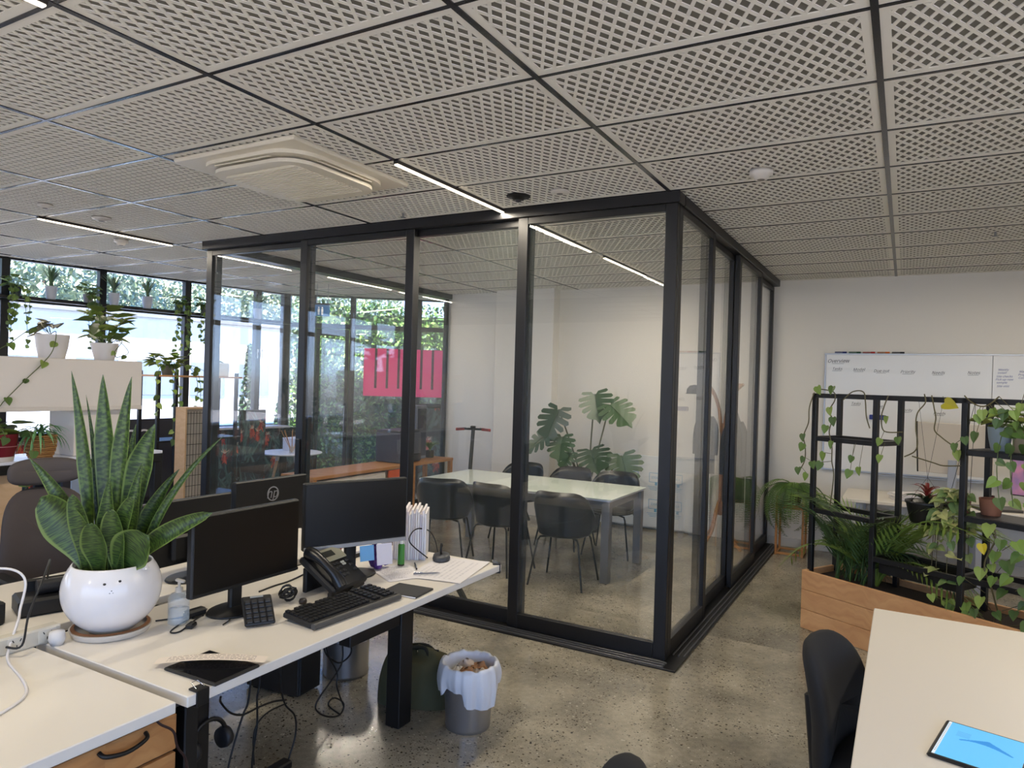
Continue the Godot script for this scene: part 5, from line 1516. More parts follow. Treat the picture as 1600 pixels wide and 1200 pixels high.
# ---------------------------------------------------------------- waiting corner, window plants, shelving
func build_window_side() -> void:
	var heart := heart_mesh()
	var strap := strap_mesh(0.07, 0.35)
	var d := (W1B - W1A).normalized()
	# pots along the ledge
	var n := 0
	var grassy := [[-8.585, -4.45, "tall grassy plant in a white pot on ledge, left of the trailing pots", 0.5, 1], [-8.47, -5.115, "tall grassy plant in a white pot on window ledge beside mullion", 0.42, 1], [-8.4, -5.5, "spiky grass plant in a white pot on the window ledge", 0.4, 1], [-8.13, -7.0, "leafy pot on the window ledge beyond the glass room", 0.34, 1]]
	var names := ["tall feathery grass in a white pot alone on window ledge", "upright grass in a slim white pot beside a window mullion", "spiky splayed grass in a white pot between window mullions", "pale strappy plant in a pot on the ledge past the glass room"]
	for k in grassy.size():
		var g = grassy[k]
		var t := thing("ledge_plant", names[k], "plant", Vector3(g[0] + 0.03, 2.521, g[1]), 0, "plants on the window ledge")
		pot(t, M(rgb(206, 208, 216), 0.4), 0.045, 0.062, 0.15)
		for i in 34:
			var a := rng.randf() * TAU
			put(strap, "leaf", leafy([rgb(84, 116, 80), rgb(104, 134, 92), rgb(124, 140, 118)][i % 3], 0.25), t, Transform3D(Basis.from_euler(Vector3(rng.randf_range(0.0, 0.32), a, 0)).scaled(Vector3(1.3, 1, 1) * rng.randf_range(0.22, 0.31)), Vector3(cos(a) * 0.02, 0.12, sin(a) * 0.02)))
	var trail := [[-8.64, -4.1, "trailing plant in a dark pot hanging over the ledge end", 0.05, rgb(60, 66, 72)], [-8.52, -4.82, "bright trailing plant in a square grey pot on window ledge", 0.12, rgb(146, 142, 142)], [-8.33, -5.88, "small bushy trailing plant on the ledge against a mullion", 0.1, rgb(80, 96, 80)], [-8.275, -6.22, "thin trailing plant on the ledge beside the glass room post", 0.09, rgb(90, 90, 84)]]
	for k in trail:
		var t := thing("ledge_plant", k[2], "plant", Vector3(k[0] + 0.05, 2.521, k[1]), 0, "plants on the window ledge")
		pot(t, M(k[4], 0.6), 0.045, 0.055, 0.1)
		bushy(t, Vector3(0, 0.11, 0), 26, 0.1, 0.1, 0.07, heart)
		for i in 7:
			var a := rng.randf_range(-1.4, 1.4)
			var o := Vector3(cos(a) * 0.1 + 0.04, 0, sin(a) * 0.11)
			var l := rng.randf_range(0.2, 0.55)
			vine(t, [Vector3(0, 0.1, 0), o * 0.8 + Vector3(0.0, 0.1, 0), o + Vector3(0.02, -0.1, 0), o + Vector3(0.02, -l, rng.randf_range(-0.04, 0.04))], 0.055, 0.05, heart, Vector3(1, 0, 0))
	# counter with overhead cabinet
	var t := thing("high_counter", "white topped high counter with black steel frame and timber panel", "counter", Vector3(-5.0, 0, -2.4))
	bx(t, "top", M(rgb(222, 222, 228), 0.2), Vector3(0, 1.14, 0), Vector3(0.42, 0.02, 1.8), 0.002)
	for s in [-1.0, 1.0]:
		bx(t, "frame_rail", black, Vector3(s * 0.19, 1.1, 0), Vector3(0.05, 0.058, 1.8), 0.003)
		bx(t, "frame_post", black, Vector3(s * 0.18, 0.535, -0.87), Vector3(0.06, 1.07, 0.06), 0.003)
		bx(t, "frame_post", black, Vector3(s * 0.18, 0.535, 0.87), Vector3(0.06, 1.07, 0.06), 0.003)
	bx(t, "timber_panel", wood_pale, Vector3(0.12, 0.535, 0.12), Vector3(0.03, 1.07, 0.22), 0.002)
	bx(t, "grey_panel", M(rgb(140, 146, 140), 0.4), Vector3(0.1, 0.535, 0.54), Vector3(0.02, 1.07, 0.6), 0.002)
	bx(t, "pale_panel", M(rgb(206, 218, 234), 0.4), Vector3(-0.1, 0.535, -0.62), Vector3(0.02, 1.07, 0.4), 0.002)
	t = thing("overhead_cabinet", "beige cabinet raised on a square column above the counter", "cabinet", Vector3(-5.0, 1.15, -2.4))
	var beige := M(rgb(224, 214, 202), 0.6)
	bx(t, "column", beige, Vector3(0.0, 0.1545, -0.46), Vector3(0.3, 0.308, 0.34), 0.003)
	bx(t, "column", beige, Vector3(0.0, 0.1545, 0.7), Vector3(0.3, 0.308, 0.3), 0.003)
	bx(t, "carcass", beige, Vector3(0, 0.48, 0.12), Vector3(0.4, 0.34, 1.7), 0.004)
	bx(t, "lower_lip", M(rgb(214, 203, 190), 0.6), Vector3(0.2, 0.322, 0.12), Vector3(0.012, 0.028, 1.7), 0.002)
	t = thing("wooden_block", "small pale timber block on the counter below the cabinet column", "block", Vector3(-4.82, 1.1502, -3.0))
	bx(t, "block", wood_pale, Vector3(0, 0.025, 0), Vector3(0.05, 0.05, 0.1), 0.004)
	bx(t, "pen", black, Vector3(0, 0.055, 0.0), Vector3(0.012, 0.009, 0.14), 0.003)
	# pots on the cabinet
	t = thing("potted_vine", "white tapered pot with a sparse vine trailing down the beige cabinet", "plant", Vector3(-4.93, 1.8005, -2.58))
	pot(t, M(rgb(214, 208, 204), 0.4), 0.075, 0.1, 0.155)
	vine(t, [Vector3(0.02, 0.15, 0.03), Vector3(0.1, 0.17, 0.03), Vector3(0.125, 0.05, 0.06), Vector3(0.145, -0.05, 0.14), Vector3(0.15, -0.2, 0.28), Vector3(0.15, -0.34, 0.38), Vector3(0.15, -0.5, 0.33)], 0.052, 0.13, heart, Vector3(1, 0, 0))
	vine(t, [Vector3(0, 0.14, 0), Vector3(0.05, 0.2, 0.12), Vector3(0.1, 0.08, 0.3), Vector3(0.12, 0.01, 0.4), Vector3(0.17, -0.1, 0.5)], 0.05, 0.16, heart, Vector3(1, 0, 0))
	bushy(t, Vector3(0, 0.15, 0), 9, 0.07, 0.1, 0.1, heart, leafy(rgb(120, 116, 92), 0.2))
	t = thing("potted_shrub", "white bowl pot with bright broad green leaves on the beige cabinet", "plant", Vector3(-4.93, 1.8005, -2.93))
	pot(t, M(rgb(214, 208, 204), 0.4), 0.06, 0.088, 0.12)
	bushy(t, Vector3(0, 0.13, 0), 44, 0.12, 0.22, 0.1, heart)
	for k in 2: vine(t, [Vector3(0.02, 0.12, -0.02), Vector3(0.09, 0.14, -0.04 - 0.03 * k), Vector3(0.12, 0.06, -0.1 + 0.1 * k), Vector3(0.11, 0.02, -0.02)], 0.04, 0.2, heart, Vector3(1, 0, 0))
	# pots on the counter
	t = thing("potted_plant", "dark red and cream glazed pot with broad leaves on the counter", "plant", Vector3(-4.88, 1.1502, -2.26))
	pot(t, M(rgb(112, 26, 38), 0.25), 0.075, 0.1, 0.17)
	part(MB.new().lathe([Vector2(0.0755, 0.0), Vector2(0.0765, 0.001), Vector2(0.083, 0.045), Vector2(0.08, 0.045)], Vector3.ZERO, 28), "cream_foot", M(rgb(206, 196, 186), 0.3), t)
	part(MB.new().lathe([Vector2(0.0975, 0.092), Vector2(0.0975, 0.096)], Vector3.ZERO, 28), "pale_line", M(rgb(186, 120, 124), 0.3), t)
	bushy(t, Vector3(0, 0.16, 0), 16, 0.09, 0.07, 0.1, heart)
	vine(t, [Vector3(0, 0.15, -0.05), Vector3(0.1, 0.2, -0.1), Vector3(0.19, 0.1, -0.1), Vector3(0.23, -0.1, -0.06), Vector3(0.22, -0.35, 0.02)], 0.07, 0.14, heart, Vector3(1, 0, 0))
	t = thing("spider_plant", "spider plant in a woven rattan basket pot on the counter", "plant", Vector3(-4.88, 1.1502, -2.5))
	var wk := M(rgb(176, 128, 72), 0.7)
	for k in 12:
		var y := 0.008 + k * 0.0125
		var r := 0.062 + 0.022 * sin(minf(1.0, k / 7.0) * PI / 2)
		var pts := []
		for i in 49:
			var a := TAU * i / 48.0
			var w := 0.0035 * sin(a * 12.0 + PI * (k % 2))
			pts.append(Vector3(cos(a) * (r + w), y, sin(a) * (r + w)))
		part(MB.new().tube(pts, 0.0065, 5, false), "woven_band", wk if k % 2 else M(rgb(158, 110, 60), 0.7), t)
	part(MB.new().lathe([Vector2(0, 0.002), Vector2(0.06, 0.002), Vector2(0.078, 0.14), Vector2(0.0, 0.142)], Vector3.ZERO, 20), "liner", soil, t)
	var sp := strap_mesh(0.07, 1.3, 8)
	for i in 46:
		var a := rng.randf() * TAU
		put(sp, "leaf", leafy([rgb(96, 150, 96), rgb(126, 178, 120), rgb(76, 124, 76)][i % 3], 0.25), t, Transform3D(Basis.from_euler(Vector3(rng.randf_range(0.1, 0.9), a, 0)).scaled(Vector3.ONE * rng.randf_range(0.14, 0.24)), Vector3(cos(a) * 0.02, 0.14, sin(a) * 0.02)))
	# office chair at the facing desk
	office_chair("dark brown mesh office chair with headrest at facing desk", Vector3(-3.86, 0, -2.12), PI / 2 - 0.12, rgb(76, 68, 66), true)
	# plant rack
	t = thing("plant_rack", "slim black steel plant rack with thin timber shelf by the windows", "rack", Vector3(-6.6, 0, -4.98))
	for p in [[0.0, 0.5], [0.0, 0.3], [0.0, -0.45], [-0.3, 0.5], [-0.3, -0.45]]:
		bx(t, "post", black, Vector3(p[0], 0.87, p[1]), Vector3(0.035, 1.74, 0.035), 0.003)
	for y in [1.69, 1.02, 0.4]:
		bx(t, "shelf", wood if y > 1.5 else black, Vector3(-0.15, y, 0.0), Vector3(0.36, 0.018, 1.02), 0.002)
	for k in [["bushy bright pothos trailing from the plant rack top", Vector3(-6.72, 1.6995, -4.66), rgb(120, 120, 110), 40], ["square white pot with tiny plant on the rack top", Vector3(-6.72, 1.6995, -5.28), rgb(216, 216, 212), 4]]:
		var o := thing("rack_plant", k[0], "plant", k[1], 0, "plants on the window plant rack")
		if k[3] > 10:
			pot(o, M(k[2], 0.5), 0.05, 0.07, 0.1)
			bushy(o, Vector3(0, 0.1, 0), k[3], 0.17, 0.12, 0.085, heart)
			for i in 6:
				var z := rng.randf_range(-0.45, 0.3)
				vine(o, [Vector3(0, 0.1, 0), Vector3(0.1, 0.1, z * 0.6), Vector3(0.17, -0.05, z), Vector3(0.18, -rng.randf_range(0.3, 0.75), z + rng.randf_range(-0.05, 0.05))], 0.06, 0.07, heart, Vector3(1, 0, 0))
		else:
			bx(o, "pot", M(k[2], 0.5), Vector3(0, 0.075, 0), Vector3(0.17, 0.15, 0.17), 0.01)
			bx(o, "soil", soil, Vector3(0, 0.147, 0), Vector3(0.15, 0.01, 0.15), 0.0)
			bushy(o, Vector3(0, 0.15, 0), 5, 0.05, 0.03, 0.05, heart)
	# timber tower with wire mesh front
	t = thing("mesh_tower", "tall pale timber box tower with wire grid face beside glass post", "screen tower", Vector3(-6.37, 0, -4.71))
	bx(t, "side", wood_pale, Vector3(0, 0.68, 0.127), Vector3(0.16, 1.36, 0.018), 0.002)
	bx(t, "side", wood_pale, Vector3(0, 0.68, -0.127), Vector3(0.16, 1.36, 0.018), 0.002)
	bx(t, "top", wood_pale, Vector3(0, 1.37, 0), Vector3(0.16, 0.02, 0.272), 0.002)
	bx(t, "backing", M(rgb(206, 200, 190), 0.7), Vector3(-0.02, 0.68, 0), Vector3(0.08, 1.36, 0.234), 0.0)
	for k in 7:
		part(MB.new().tube([Vector3(0.072, 0.02, -0.1 + 0.034 * k), Vector3(0.072, 1.34, -0.1 + 0.034 * k)], 0.0026, 4), "wire", black, t)
	for k in 13:
		part(MB.new().tube([Vector3(0.075, 0.06 + 0.105 * k, -0.115), Vector3(0.075, 0.06 + 0.105 * k, 0.115)], 0.0026, 4), "wire", black, t)
	# print screen behind it and sign board
	var aloe := textured(aloe_image(12), 0.5)
	aloe.uv1_scale = Vector3(1.4, -1.4, 1)
	t = thing("print_screen", "dark floor screen printed with red aloe flowers behind the glass post", "screen", Vector3(-6.62, 0, -5.69), PI / 2)
	bx(t, "panel", aloe, Vector3(0, 0.66, 0), Vector3(0.36, 1.32, 0.03), 0.002)
	bx(t, "base", black, Vector3(0, 0.01, 0), Vector3(0.36, 0.02, 0.24), 0.002)
	t = thing("sign_board", "dark low sign board with white letters under the plant rack", "sign", Vector3(-7.4, 0, -4.75), PI / 2)
	bx(t, "board", M(rgb(46, 46, 54), 0.6), Vector3(0, 0.6, 0), Vector3(1.5, 1.2, 0.04), 0.003)
	put(text("CO", 0.2, 0.004), "letters", M(rgb(214, 214, 218), 0.5), t, Transform3D(Basis.IDENTITY, Vector3(0.02, 0.98, 0.024)))
	# round table with diffuser
	t = thing("side_table", "round white side table on tapered timber legs", "table", Vector3(-7.1, 0, -6.75))
	part(MB.new().lathe([Vector2(0, 0.695), Vector2(0.38, 0.695), Vector2(0.4, 0.705), Vector2(0.4, 0.715), Vector2(0.39, 0.72), Vector2(0, 0.72)], Vector3.ZERO, 40), "top", M(rgb(226, 226, 228), 0.3), t)
	for k in 3:
		var a := k * TAU / 3 + 0.4
		var dd := Vector3(cos(a), 0, sin(a))
		part(MB.new().tube([dd * 0.16 + Vector3(0, 0.695, 0), dd * 0.18 + Vector3(0, 0.6, 0)], 0.024, 10), "leg_socket", M(rgb(222, 222, 224), 0.4), t)
		part(MB.new().tube([dd * 0.18 + Vector3(0, 0.6, 0), dd * 0.3], [0.021, 0.013], 10), "leg", wood_pale, t)
	t = thing("reed_diffuser", "clear reed diffuser with fanned timber sticks on round table", "diffuser", Vector3(-6.95, 0.7202, -6.62))
	part(MB.new().lathe([Vector2(0, 0.002), Vector2(0.034, 0.002), Vector2(0.034, 0.07), Vector2(0.014, 0.09), Vector2(0.014, 0.1)], Vector3.ZERO, 18), "jar", glass(0.3, Color(0.9, 0.88, 0.8)), t)
	for k in 8:
		var a := k * TAU / 8
		part(MB.new().tube([Vector3(0, 0.01, 0), Vector3(cos(a) * 0.14, 0.3, sin(a) * 0.14)], 0.004, 5), "reed", wood_pine, t)
	t = thing("storage_box", "plain white square box on the round side table", "box", Vector3(-7.2, 0.7202, -6.9))
	bx(t, "box", M(rgb(222, 222, 226), 0.5), Vector3(0, 0.08, 0), Vector3(0.24, 0.16, 0.2), 0.006)
	bx(t, "lid", M(rgb(228, 228, 230), 0.5), Vector3(0, 0.166, 0), Vector3(0.245, 0.012, 0.205), 0.003)
	# pink banner inside the angled window, hanging sign
	var d2 := (W2B - W1B).normalized()
	var ang := atan2(-d2.y, d2.x)
	var pc := W1B + d2 * 1.83
	t = thing("pink_banner", "bright pink banner with dark slots hung across the angled windows", "banner", Vector3(pc.x, 1.46, pc.y) + Vector3(0.602, 0, 0.799) * 0.12, ang)
	bx(t, "sheet", M(rgb(244, 62, 138), 0.6), Vector3(0, 0.36, 0), Vector3(1.32, 0.72, 0.012), 0.002)
	for k in 6:
		bx(t, "dark_slot", M(rgb(74, 28, 52), 0.6), Vector3(-0.48 + 0.17 * k, 0.42, 0.008), Vector3(0.035, 0.6, 0.006), 0.001)
	for x in [-0.6, 0.6]:
		part(MB.new().tube([Vector3(x, 0.72, 0), Vector3(x, 1.0, -0.06)], 0.003, 5), "cord", black, t)
	t = thing("hanging_sign", "small blue wayfinding sign with white figures hung from the ceiling", "sign", Vector3(-6.72, 0, -6.86), ang)
	bx(t, "plate", M(rgb(30, 92, 150), 0.4), Vector3(0, 2.6, 0), Vector3(0.19, 0.15, 0.012), 0.003)
	bx(t, "cap_rail", black, Vector3(0, 2.685, 0), Vector3(0.2, 0.02, 0.03), 0.003)
	for x in [-0.07, 0.07]: part(MB.new().tube([Vector3(x, 2.69, 0), Vector3(x, CEIL, 0)], 0.003, 5), "rod", steel, t)
	for x in [-0.045, 0.0]:
		var b := MB.new()
		b.box(Vector3(x, 2.635, 0.007), Vector3(0.018, 0.018, 0.002)).box(Vector3(x, 2.6, 0.007), Vector3(0.026, 0.04, 0.002)).box(Vector3(x - 0.006, 2.56, 0.007), Vector3(0.008, 0.04, 0.002)).box(Vector3(x + 0.006, 2.56, 0.007), Vector3(0.008, 0.04, 0.002))
		part(b, "figure", M(rgb(226, 230, 236), 0.5), t)
	t = thing("window_letter", "white vinyl letter M stuck on the window pane", "lettering", Vector3(-8.17, 2.03, -7.12), PI / 2 + 0.174)
	put(text("M", 0.13, 0.003), "letter", M(rgb(236, 238, 240), 0.5), t)

func office_chair(label: String, at: Vector3, turn: float, col: Color, headrest: bool) -> void:
	# faces +z
	var t := thing("office_chair", label, "chair", at, turn)
	var cl := M(col, 0.85)
	var by := 0.8 if headrest else 0.58
	var sy := 0.47 if headrest else 0.43
	var seat := func(u: float, v: float) -> Vector3:
		var a := u * TAU
		var e := (v - 0.5) * PI
		var cx := pow(absf(cos(a)), 0.5) * signf(cos(a)) * pow(cos(e), 0.4)
		var cz := pow(absf(sin(a)), 0.5) * signf(sin(a)) * pow(cos(e), 0.4)
		return Vector3(cx * 0.25, sy + 0.045 * sin(e) - 0.02 * cz * cz, cz * 0.24)
	part(MB.new().grid(seat, 36, 10), "seat", cl, t)
	var back := func(u: float, v: float) -> Vector3:
		var a := u * TAU
		var e := (v - 0.5) * PI
		var cx := pow(absf(cos(a)), 0.6) * signf(cos(a)) * pow(cos(e), 0.35)
		var cy := pow(absf(sin(a)), 0.6) * signf(sin(a)) * pow(cos(e), 0.35)
		var y := by + cy * (0.27 if headrest else 0.235)
		return Vector3(cx * 0.235 * (1.0 - 0.12 * cy), y, -0.27 + 0.04 * sin(e) + 0.06 * cx * cx - 0.12 * (y - by + 0.2) + 0.03 * sin((y - by + 0.25) * 7.0))
	part(MB.new().grid(back, 40, 10), "backrest", cl, t)
	if headrest:
		var head := func(u: float, v: float) -> Vector3:
			var a := u * TAU
			var e := (v - 0.5) * PI
			var cx := pow(absf(cos(a)), 0.7) * signf(cos(a)) * pow(cos(e), 0.35)
			var cy := pow(absf(sin(a)), 0.7) * signf(sin(a)) * pow(cos(e), 0.35)
			return Vector3(cx * 0.19, 1.16 + cy * 0.075, -0.32 + 0.035 * sin(e) + 0.05 * cx * cx)
		part(MB.new().grid(head, 36, 8), "headrest", M(col.lightened(0.05), 0.8), t)
		bx(t, "headrest_post", plastic, Vector3(0, 1.05, -0.37), Vector3(0.06, 0.2, 0.02), 0.005)
	bx(t, "spine", plastic, Vector3(0, by - 0.18, -0.31), Vector3(0.09, 0.4, 0.03), 0.008, Basis.from_euler(Vector3(-0.1, 0, 0)))
	bx(t, "mechanism", plastic, Vector3(0, sy - 0.06, -0.03), Vector3(0.2, 0.05, 0.3), 0.01)
	part(MB.new().tube([Vector3(0, 0.08, 0), Vector3(0, sy - 0.07, 0)], 0.028, 12), "gas_lift", black, t)
	for k in 5:
		var a := k * TAU / 5 + 0.3
		var dd := Vector3(cos(a), 0, sin(a))
		part(MB.new().tube([Vector3(0, 0.11, 0), dd * 0.17 + Vector3(0, 0.095, 0), dd * 0.31 + Vector3(0, 0.072, 0)], [0.03, 0.024, 0.018], 8), "base_arm", plastic, t)
		var b := MB.new()
		b.xf = Transform3D(facing(dd.cross(Vector3.UP)) * Basis.from_euler(Vector3(PI / 2, 0, 0)), dd * 0.31 + Vector3(0, 0.028, 0))
		b.lathe([Vector2(0, -0.022), Vector2(0.024, -0.022), Vector2(0.028, 0), Vector2(0.024, 0.022), Vector2(0, 0.022)], Vector3.ZERO, 14)
		part(b, "castor", black, t)
	if headrest:
		for s in [-1.0, 1.0]:
			part(MB.new().tube(smooth_path([Vector3(s * 0.2, 0.43, -0.05), Vector3(s * 0.28, 0.5, -0.05), Vector3(s * 0.28, 0.62, -0.06), Vector3(s * 0.28, 0.66, 0.0)], 4), 0.016, 8), "arm_post", plastic, t)
			bx(t, "arm_pad", plastic, Vector3(s * 0.28, 0.675, 0.02), Vector3(0.07, 0.025, 0.24), 0.01)

# ---------------------------------------------------------------- ceiling fittings
func build_ceiling_fittings() -> void:
	var cream := M(rgb(222, 214, 196), 0.4)
	var t := thing("ceiling_cassette", "square cream ceiling cassette air conditioner with rounded grille", "air conditioner", Vector3(-3.2, CEIL, -3.02))
	bx(t, "fascia", cream, Vector3(0, -0.016, 0), Vector3(0.95, 0.026, 0.95), 0.008)
	var rr := func(half: float, corner: float, k := 6) -> PackedVector2Array:
		var o := PackedVector2Array()
		for q in 4:
			var c := Vector2([1, -1, -1, 1][q], [1, 1, -1, -1][q]) * (half - corner)
			for i in k + 1:
				var a := q * PI / 2 + i * PI / 2 / k
				o.append(c + Vector2(cos(a), sin(a)) * corner)
		return o
	part(MB.new().prism(rr.call(0.41, 0.2), -0.05, -0.028), "rounded_rim", cream, t)
	part(MB.new().prism(rr.call(0.365, 0.17), -0.082, -0.062), "centre_panel", cream, t)
	part(MB.new().prism(rr.call(0.28, 0.03, 2), -0.085, -0.081), "intake_grille", cream, t)
	for k in 20:
		bx(t, "grille_slat", cream, Vector3(0, -0.0875, -0.266 + 0.028 * k), Vector3(0.55, 0.005, 0.012), 0.0)
	part(MB.new().prism(rr.call(0.27, 0.05, 2), -0.063, -0.049), "duct_neck", cream, t)
	for k in 4:
		var q := Basis.from_euler(Vector3(0, k * PI / 2, 0))
		bx(t, "louvre", cream, q * Vector3(0, -0.058, 0.39), Vector3(0.42, 0.006, 0.03), 0.002, q * Basis.from_euler(Vector3(0.3, 0, 0)))
	var t2 := thing("ceiling_speaker", "black round ceiling fitting with protruding centre near partition header", "ceiling fitting", Vector3(-2.245, CEIL - 0.004, -4.03))
	part(MB.new().lathe([Vector2(0, -0.03), Vector2(0.035, -0.028), Vector2(0.045, -0.012), Vector2(0.075, -0.01), Vector2(0.08, 0), Vector2(0, 0)], Vector3.ZERO, 28), "body", black, t2)
	part(MB.new().lathe([Vector2(0, -0.045), Vector2(0.018, -0.04), Vector2(0.022, -0.028)], Vector3.ZERO, 16), "centre_cap", M(rgb(60, 60, 64), 0.3), t2)
	var det := [["white flat disc sensor on the ceiling beside the black fitting", Vector3(-1.943, 0, -4.026), 0.06, 0.02], ["white smoke detector on the ceiling over the aisle by the whiteboard", Vector3(-0.733, 0, -4.08), 0.062, 0.055], ["cream flat detector beside the window side ceiling light", Vector3(-5.64, 0, -3.3), 0.07, 0.03], ["cream conical detector under the window side ceiling light end", Vector3(-6.4, 0, -3.93), 0.06, 0.055], ["grey disc sensor beyond the start of the window side light", Vector3(-5.612, 0, -2.86), 0.05, 0.03]]
	for k in det:
		t = thing("smoke_detector", k[0], "detector", k[1] + Vector3(0, CEIL - 0.0045, 0), 0, "ceiling detectors")
		var r: float = k[2]
		var h: float = k[3]
		part(MB.new().lathe([Vector2(0, -h), Vector2(r * 0.55, -h), Vector2(r * 0.7, -h * 0.6), Vector2(r, -h * 0.5), Vector2(r, 0), Vector2(0, 0)], Vector3.ZERO, 28), "body", M(rgb(214, 208, 200), 0.5), t)
		part(MB.new().lathe([Vector2(0, -h - 0.004), Vector2(r * 0.3, -h - 0.003), Vector2(r * 0.34, -h)], Vector3.ZERO, 20), "sensor_cap", M(rgb(120, 116, 110), 0.5), t)
	for k in [[Vector3(-3.26, 0, -4.12), "small brass sprinkler head on the ceiling by the partition header"], [Vector3(0.55, 0, -6.3), "small sprinkler head on the ceiling before the whiteboard"]]:
		t = thing("sprinkler", k[1], "sprinkler", k[0] + Vector3(0, CEIL - 0.0045, 0))
		part(MB.new().tube([Vector3(0, 0, 0), Vector3(0, -0.03, 0)], 0.008, 8), "nozzle", steel, t)
		part(MB.new().lathe([Vector2(0, -0.034), Vector2(0.02, -0.034), Vector2(0.02, -0.03), Vector2(0, -0.03)], Vector3.ZERO, 14), "deflector", steel, t)

# ---------------------------------------------------------------- planter side of the room
func build_planter_side() -> void:
	var heart := heart_mesh()
	var at := Vector3(-0.628, 0, -5.548)
	var turn := -PI / 6
	var t := thing("planter_box", "long timber planter box of stacked boards full of plants", "planter", at, turn)
	for k in 3:
		var y := 0.0705 + 0.1418 * k
		bx(t, "board", wood, Vector3(1.0, y, -0.012), Vector3(2.0, 0.139, 0.024), 0.003)
		bx(t, "board", wood, Vector3(1.0, y, -0.428), Vector3(2.0, 0.139, 0.024), 0.003)
		for x in [0.012, 1.988]:
			bx(t, "board", wood, Vector3(x, y, -0.22), Vector3(0.024, 0.139, 0.39), 0.003)
	bx(t, "soil", soil, Vector3(1.0, 0.19, -0.22), Vector3(1.95, 0.38, 0.39), 0.0)
	# steel rack standing in the planter
	t = thing("steel_rack", "black square tube steel frame rack standing in the planter box", "rack", at, turn)
	var tb := 0.033
	for x in [0.022, 0.49, 1.056, 1.53, 1.96]:
		for z in [-0.07, -0.36]:
			bx(t, "post", frame_black, Vector3(x, 1.046, z), Vector3(tb, 1.328, tb), 0.002)
	for z in [-0.07, -0.36]:
		bx(t, "top_bar", frame_black, Vector3(0.99, 1.698, z), Vector3(1.966, tb, tb), 0.002)
	var tiers := [[0.022, 0.49, 1.385], [0.022, 0.49, 0.86], [0.49, 1.056, 0.61], [1.056, 1.53, 1.385], [1.056, 1.53, 0.985], [1.53, 1.96, 0.8], [1.056, 1.53, 0.62]]
	for k in tiers:
		for z in [-0.07, -0.36]:
			bx(t, "rail", frame_black, Vector3((k[0] + k[1]) / 2, k[2], z), Vector3(k[1] - k[0] - tb, tb, tb), 0.002)
		for x in [k[0], k[1]]:
			bx(t, "side_rail", frame_black, Vector3(x, k[2], -0.215), Vector3(tb, tb, 0.29 - tb), 0.002)
	for k in [[1.056, 1.53, 1.385], [1.056, 1.53, 0.985]]:
		bx(t, "shelf", M(rgb(40, 40, 44), 0.5), Vector3((k[0] + k[1]) / 2, k[2] + 0.016, -0.215), Vector3(k[1] - k[0], 0.006, 0.29), 0.001)
	t = thing("trough", "empty black rectangular trough resting in the lower rack frame", "planter", at, turn)
	for z in [-0.1, -0.33]:
		bx(t, "long_side", black, Vector3(0.773, 0.57, z), Vector3(0.5, 0.1, 0.008), 0.001)
	for x in [0.525, 1.02]:
		bx(t, "short_side", black, Vector3(x, 0.57, -0.215), Vector3(0.008, 0.1, 0.222), 0.001)
	bx(t, "base", black, Vector3(0.773, 0.524, -0.215), Vector3(0.5, 0.008, 0.222), 0.001)
	# pothos on the rack
	var V := [[[0.061, 1.747], [0.182, 1.729], [0.201, 1.671], [0.163, 1.595], [0.188, 1.533], [0.162, 1.445], [0.177, 1.340], [0.175, 1.233], [0.196, 1.129], [0.19, 0.9]], [[0.03, 1.72], [0.0, 1.609], [-0.005, 1.499], [-0.052, 1.396], [-0.043, 1.320], [-0.046, 1.220], [-0.081, 1.143]], [[0.265, 1.674], [0.331, 1.733], [0.408, 1.735], [0.431, 1.669], [0.445, 1.568], [0.469, 1.489]], [[0.587, 1.715], [0.564, 1.635], [0.551, 1.574], [0.558, 1.495], [0.595, 1.473], [0.694, 1.481]], [[0.821, 1.732], [0.832, 1.676], [0.787, 1.607], [0.780, 1.511], [0.788, 1.416], [0.766, 1.361], [0.699, 1.321]], [[0.867, 1.725], [0.888, 1.650], [0.903, 1.585], [0.896, 1.510], [0.938, 1.467], [1.001, 1.422]], [[0.75, 1.33], [0.880, 1.303], [0.943, 1.291], [1.048, 1.303]], [[1.06, 1.73], [1.091, 1.700], [1.146, 1.671], [1.195, 1.677], [1.25, 1.73]]]
	var LV := [[[0.062, 1.744], [0.188, 1.747], [0.169, 1.597], [0.195, 1.528], [0.144, 1.466], [0.195, 1.358], [0.133, 1.272], [0.111, 1.200]], [[-0.044, 1.391], [-0.039, 1.320], [-0.032, 1.222], [-0.076, 1.141], [-0.003, 1.104], [0.038, 1.196]], [[0.352, 1.269], [0.404, 1.198], [0.339, 1.169]], [[0.590, 1.557], [0.668, 1.425], [0.552, 1.405], [0.555, 1.296]], [], [[1.024, 1.415], [1.038, 1.375], [1.074, 1.460]], [], [[1.169, 1.627], [1.145, 1.599], [1.140, 1.492], [1.224, 1.639], [1.287, 1.634], [1.333, 1.632], [1.258, 1.576], [1.370, 1.672], [1.350, 1.569]]]
	var names := ["pothos vine hanging down beside the first rack post over palm fronds", "pothos vine trailing outside the end post of the rack", "bare pothos runner arching over the rack top above the whiteboard eraser", "pothos runner hanging from the rack top beside blue eraser", "long bare vine dropping from rack top to the palm", "kinked bare vine dropping toward the pale monitor", "thin runner strung between the palm and the middle rack post", "leafy pothos clump winding along the upper shelf posts"]
	var bark := leafy(rgb(92, 84, 52), 0.1)
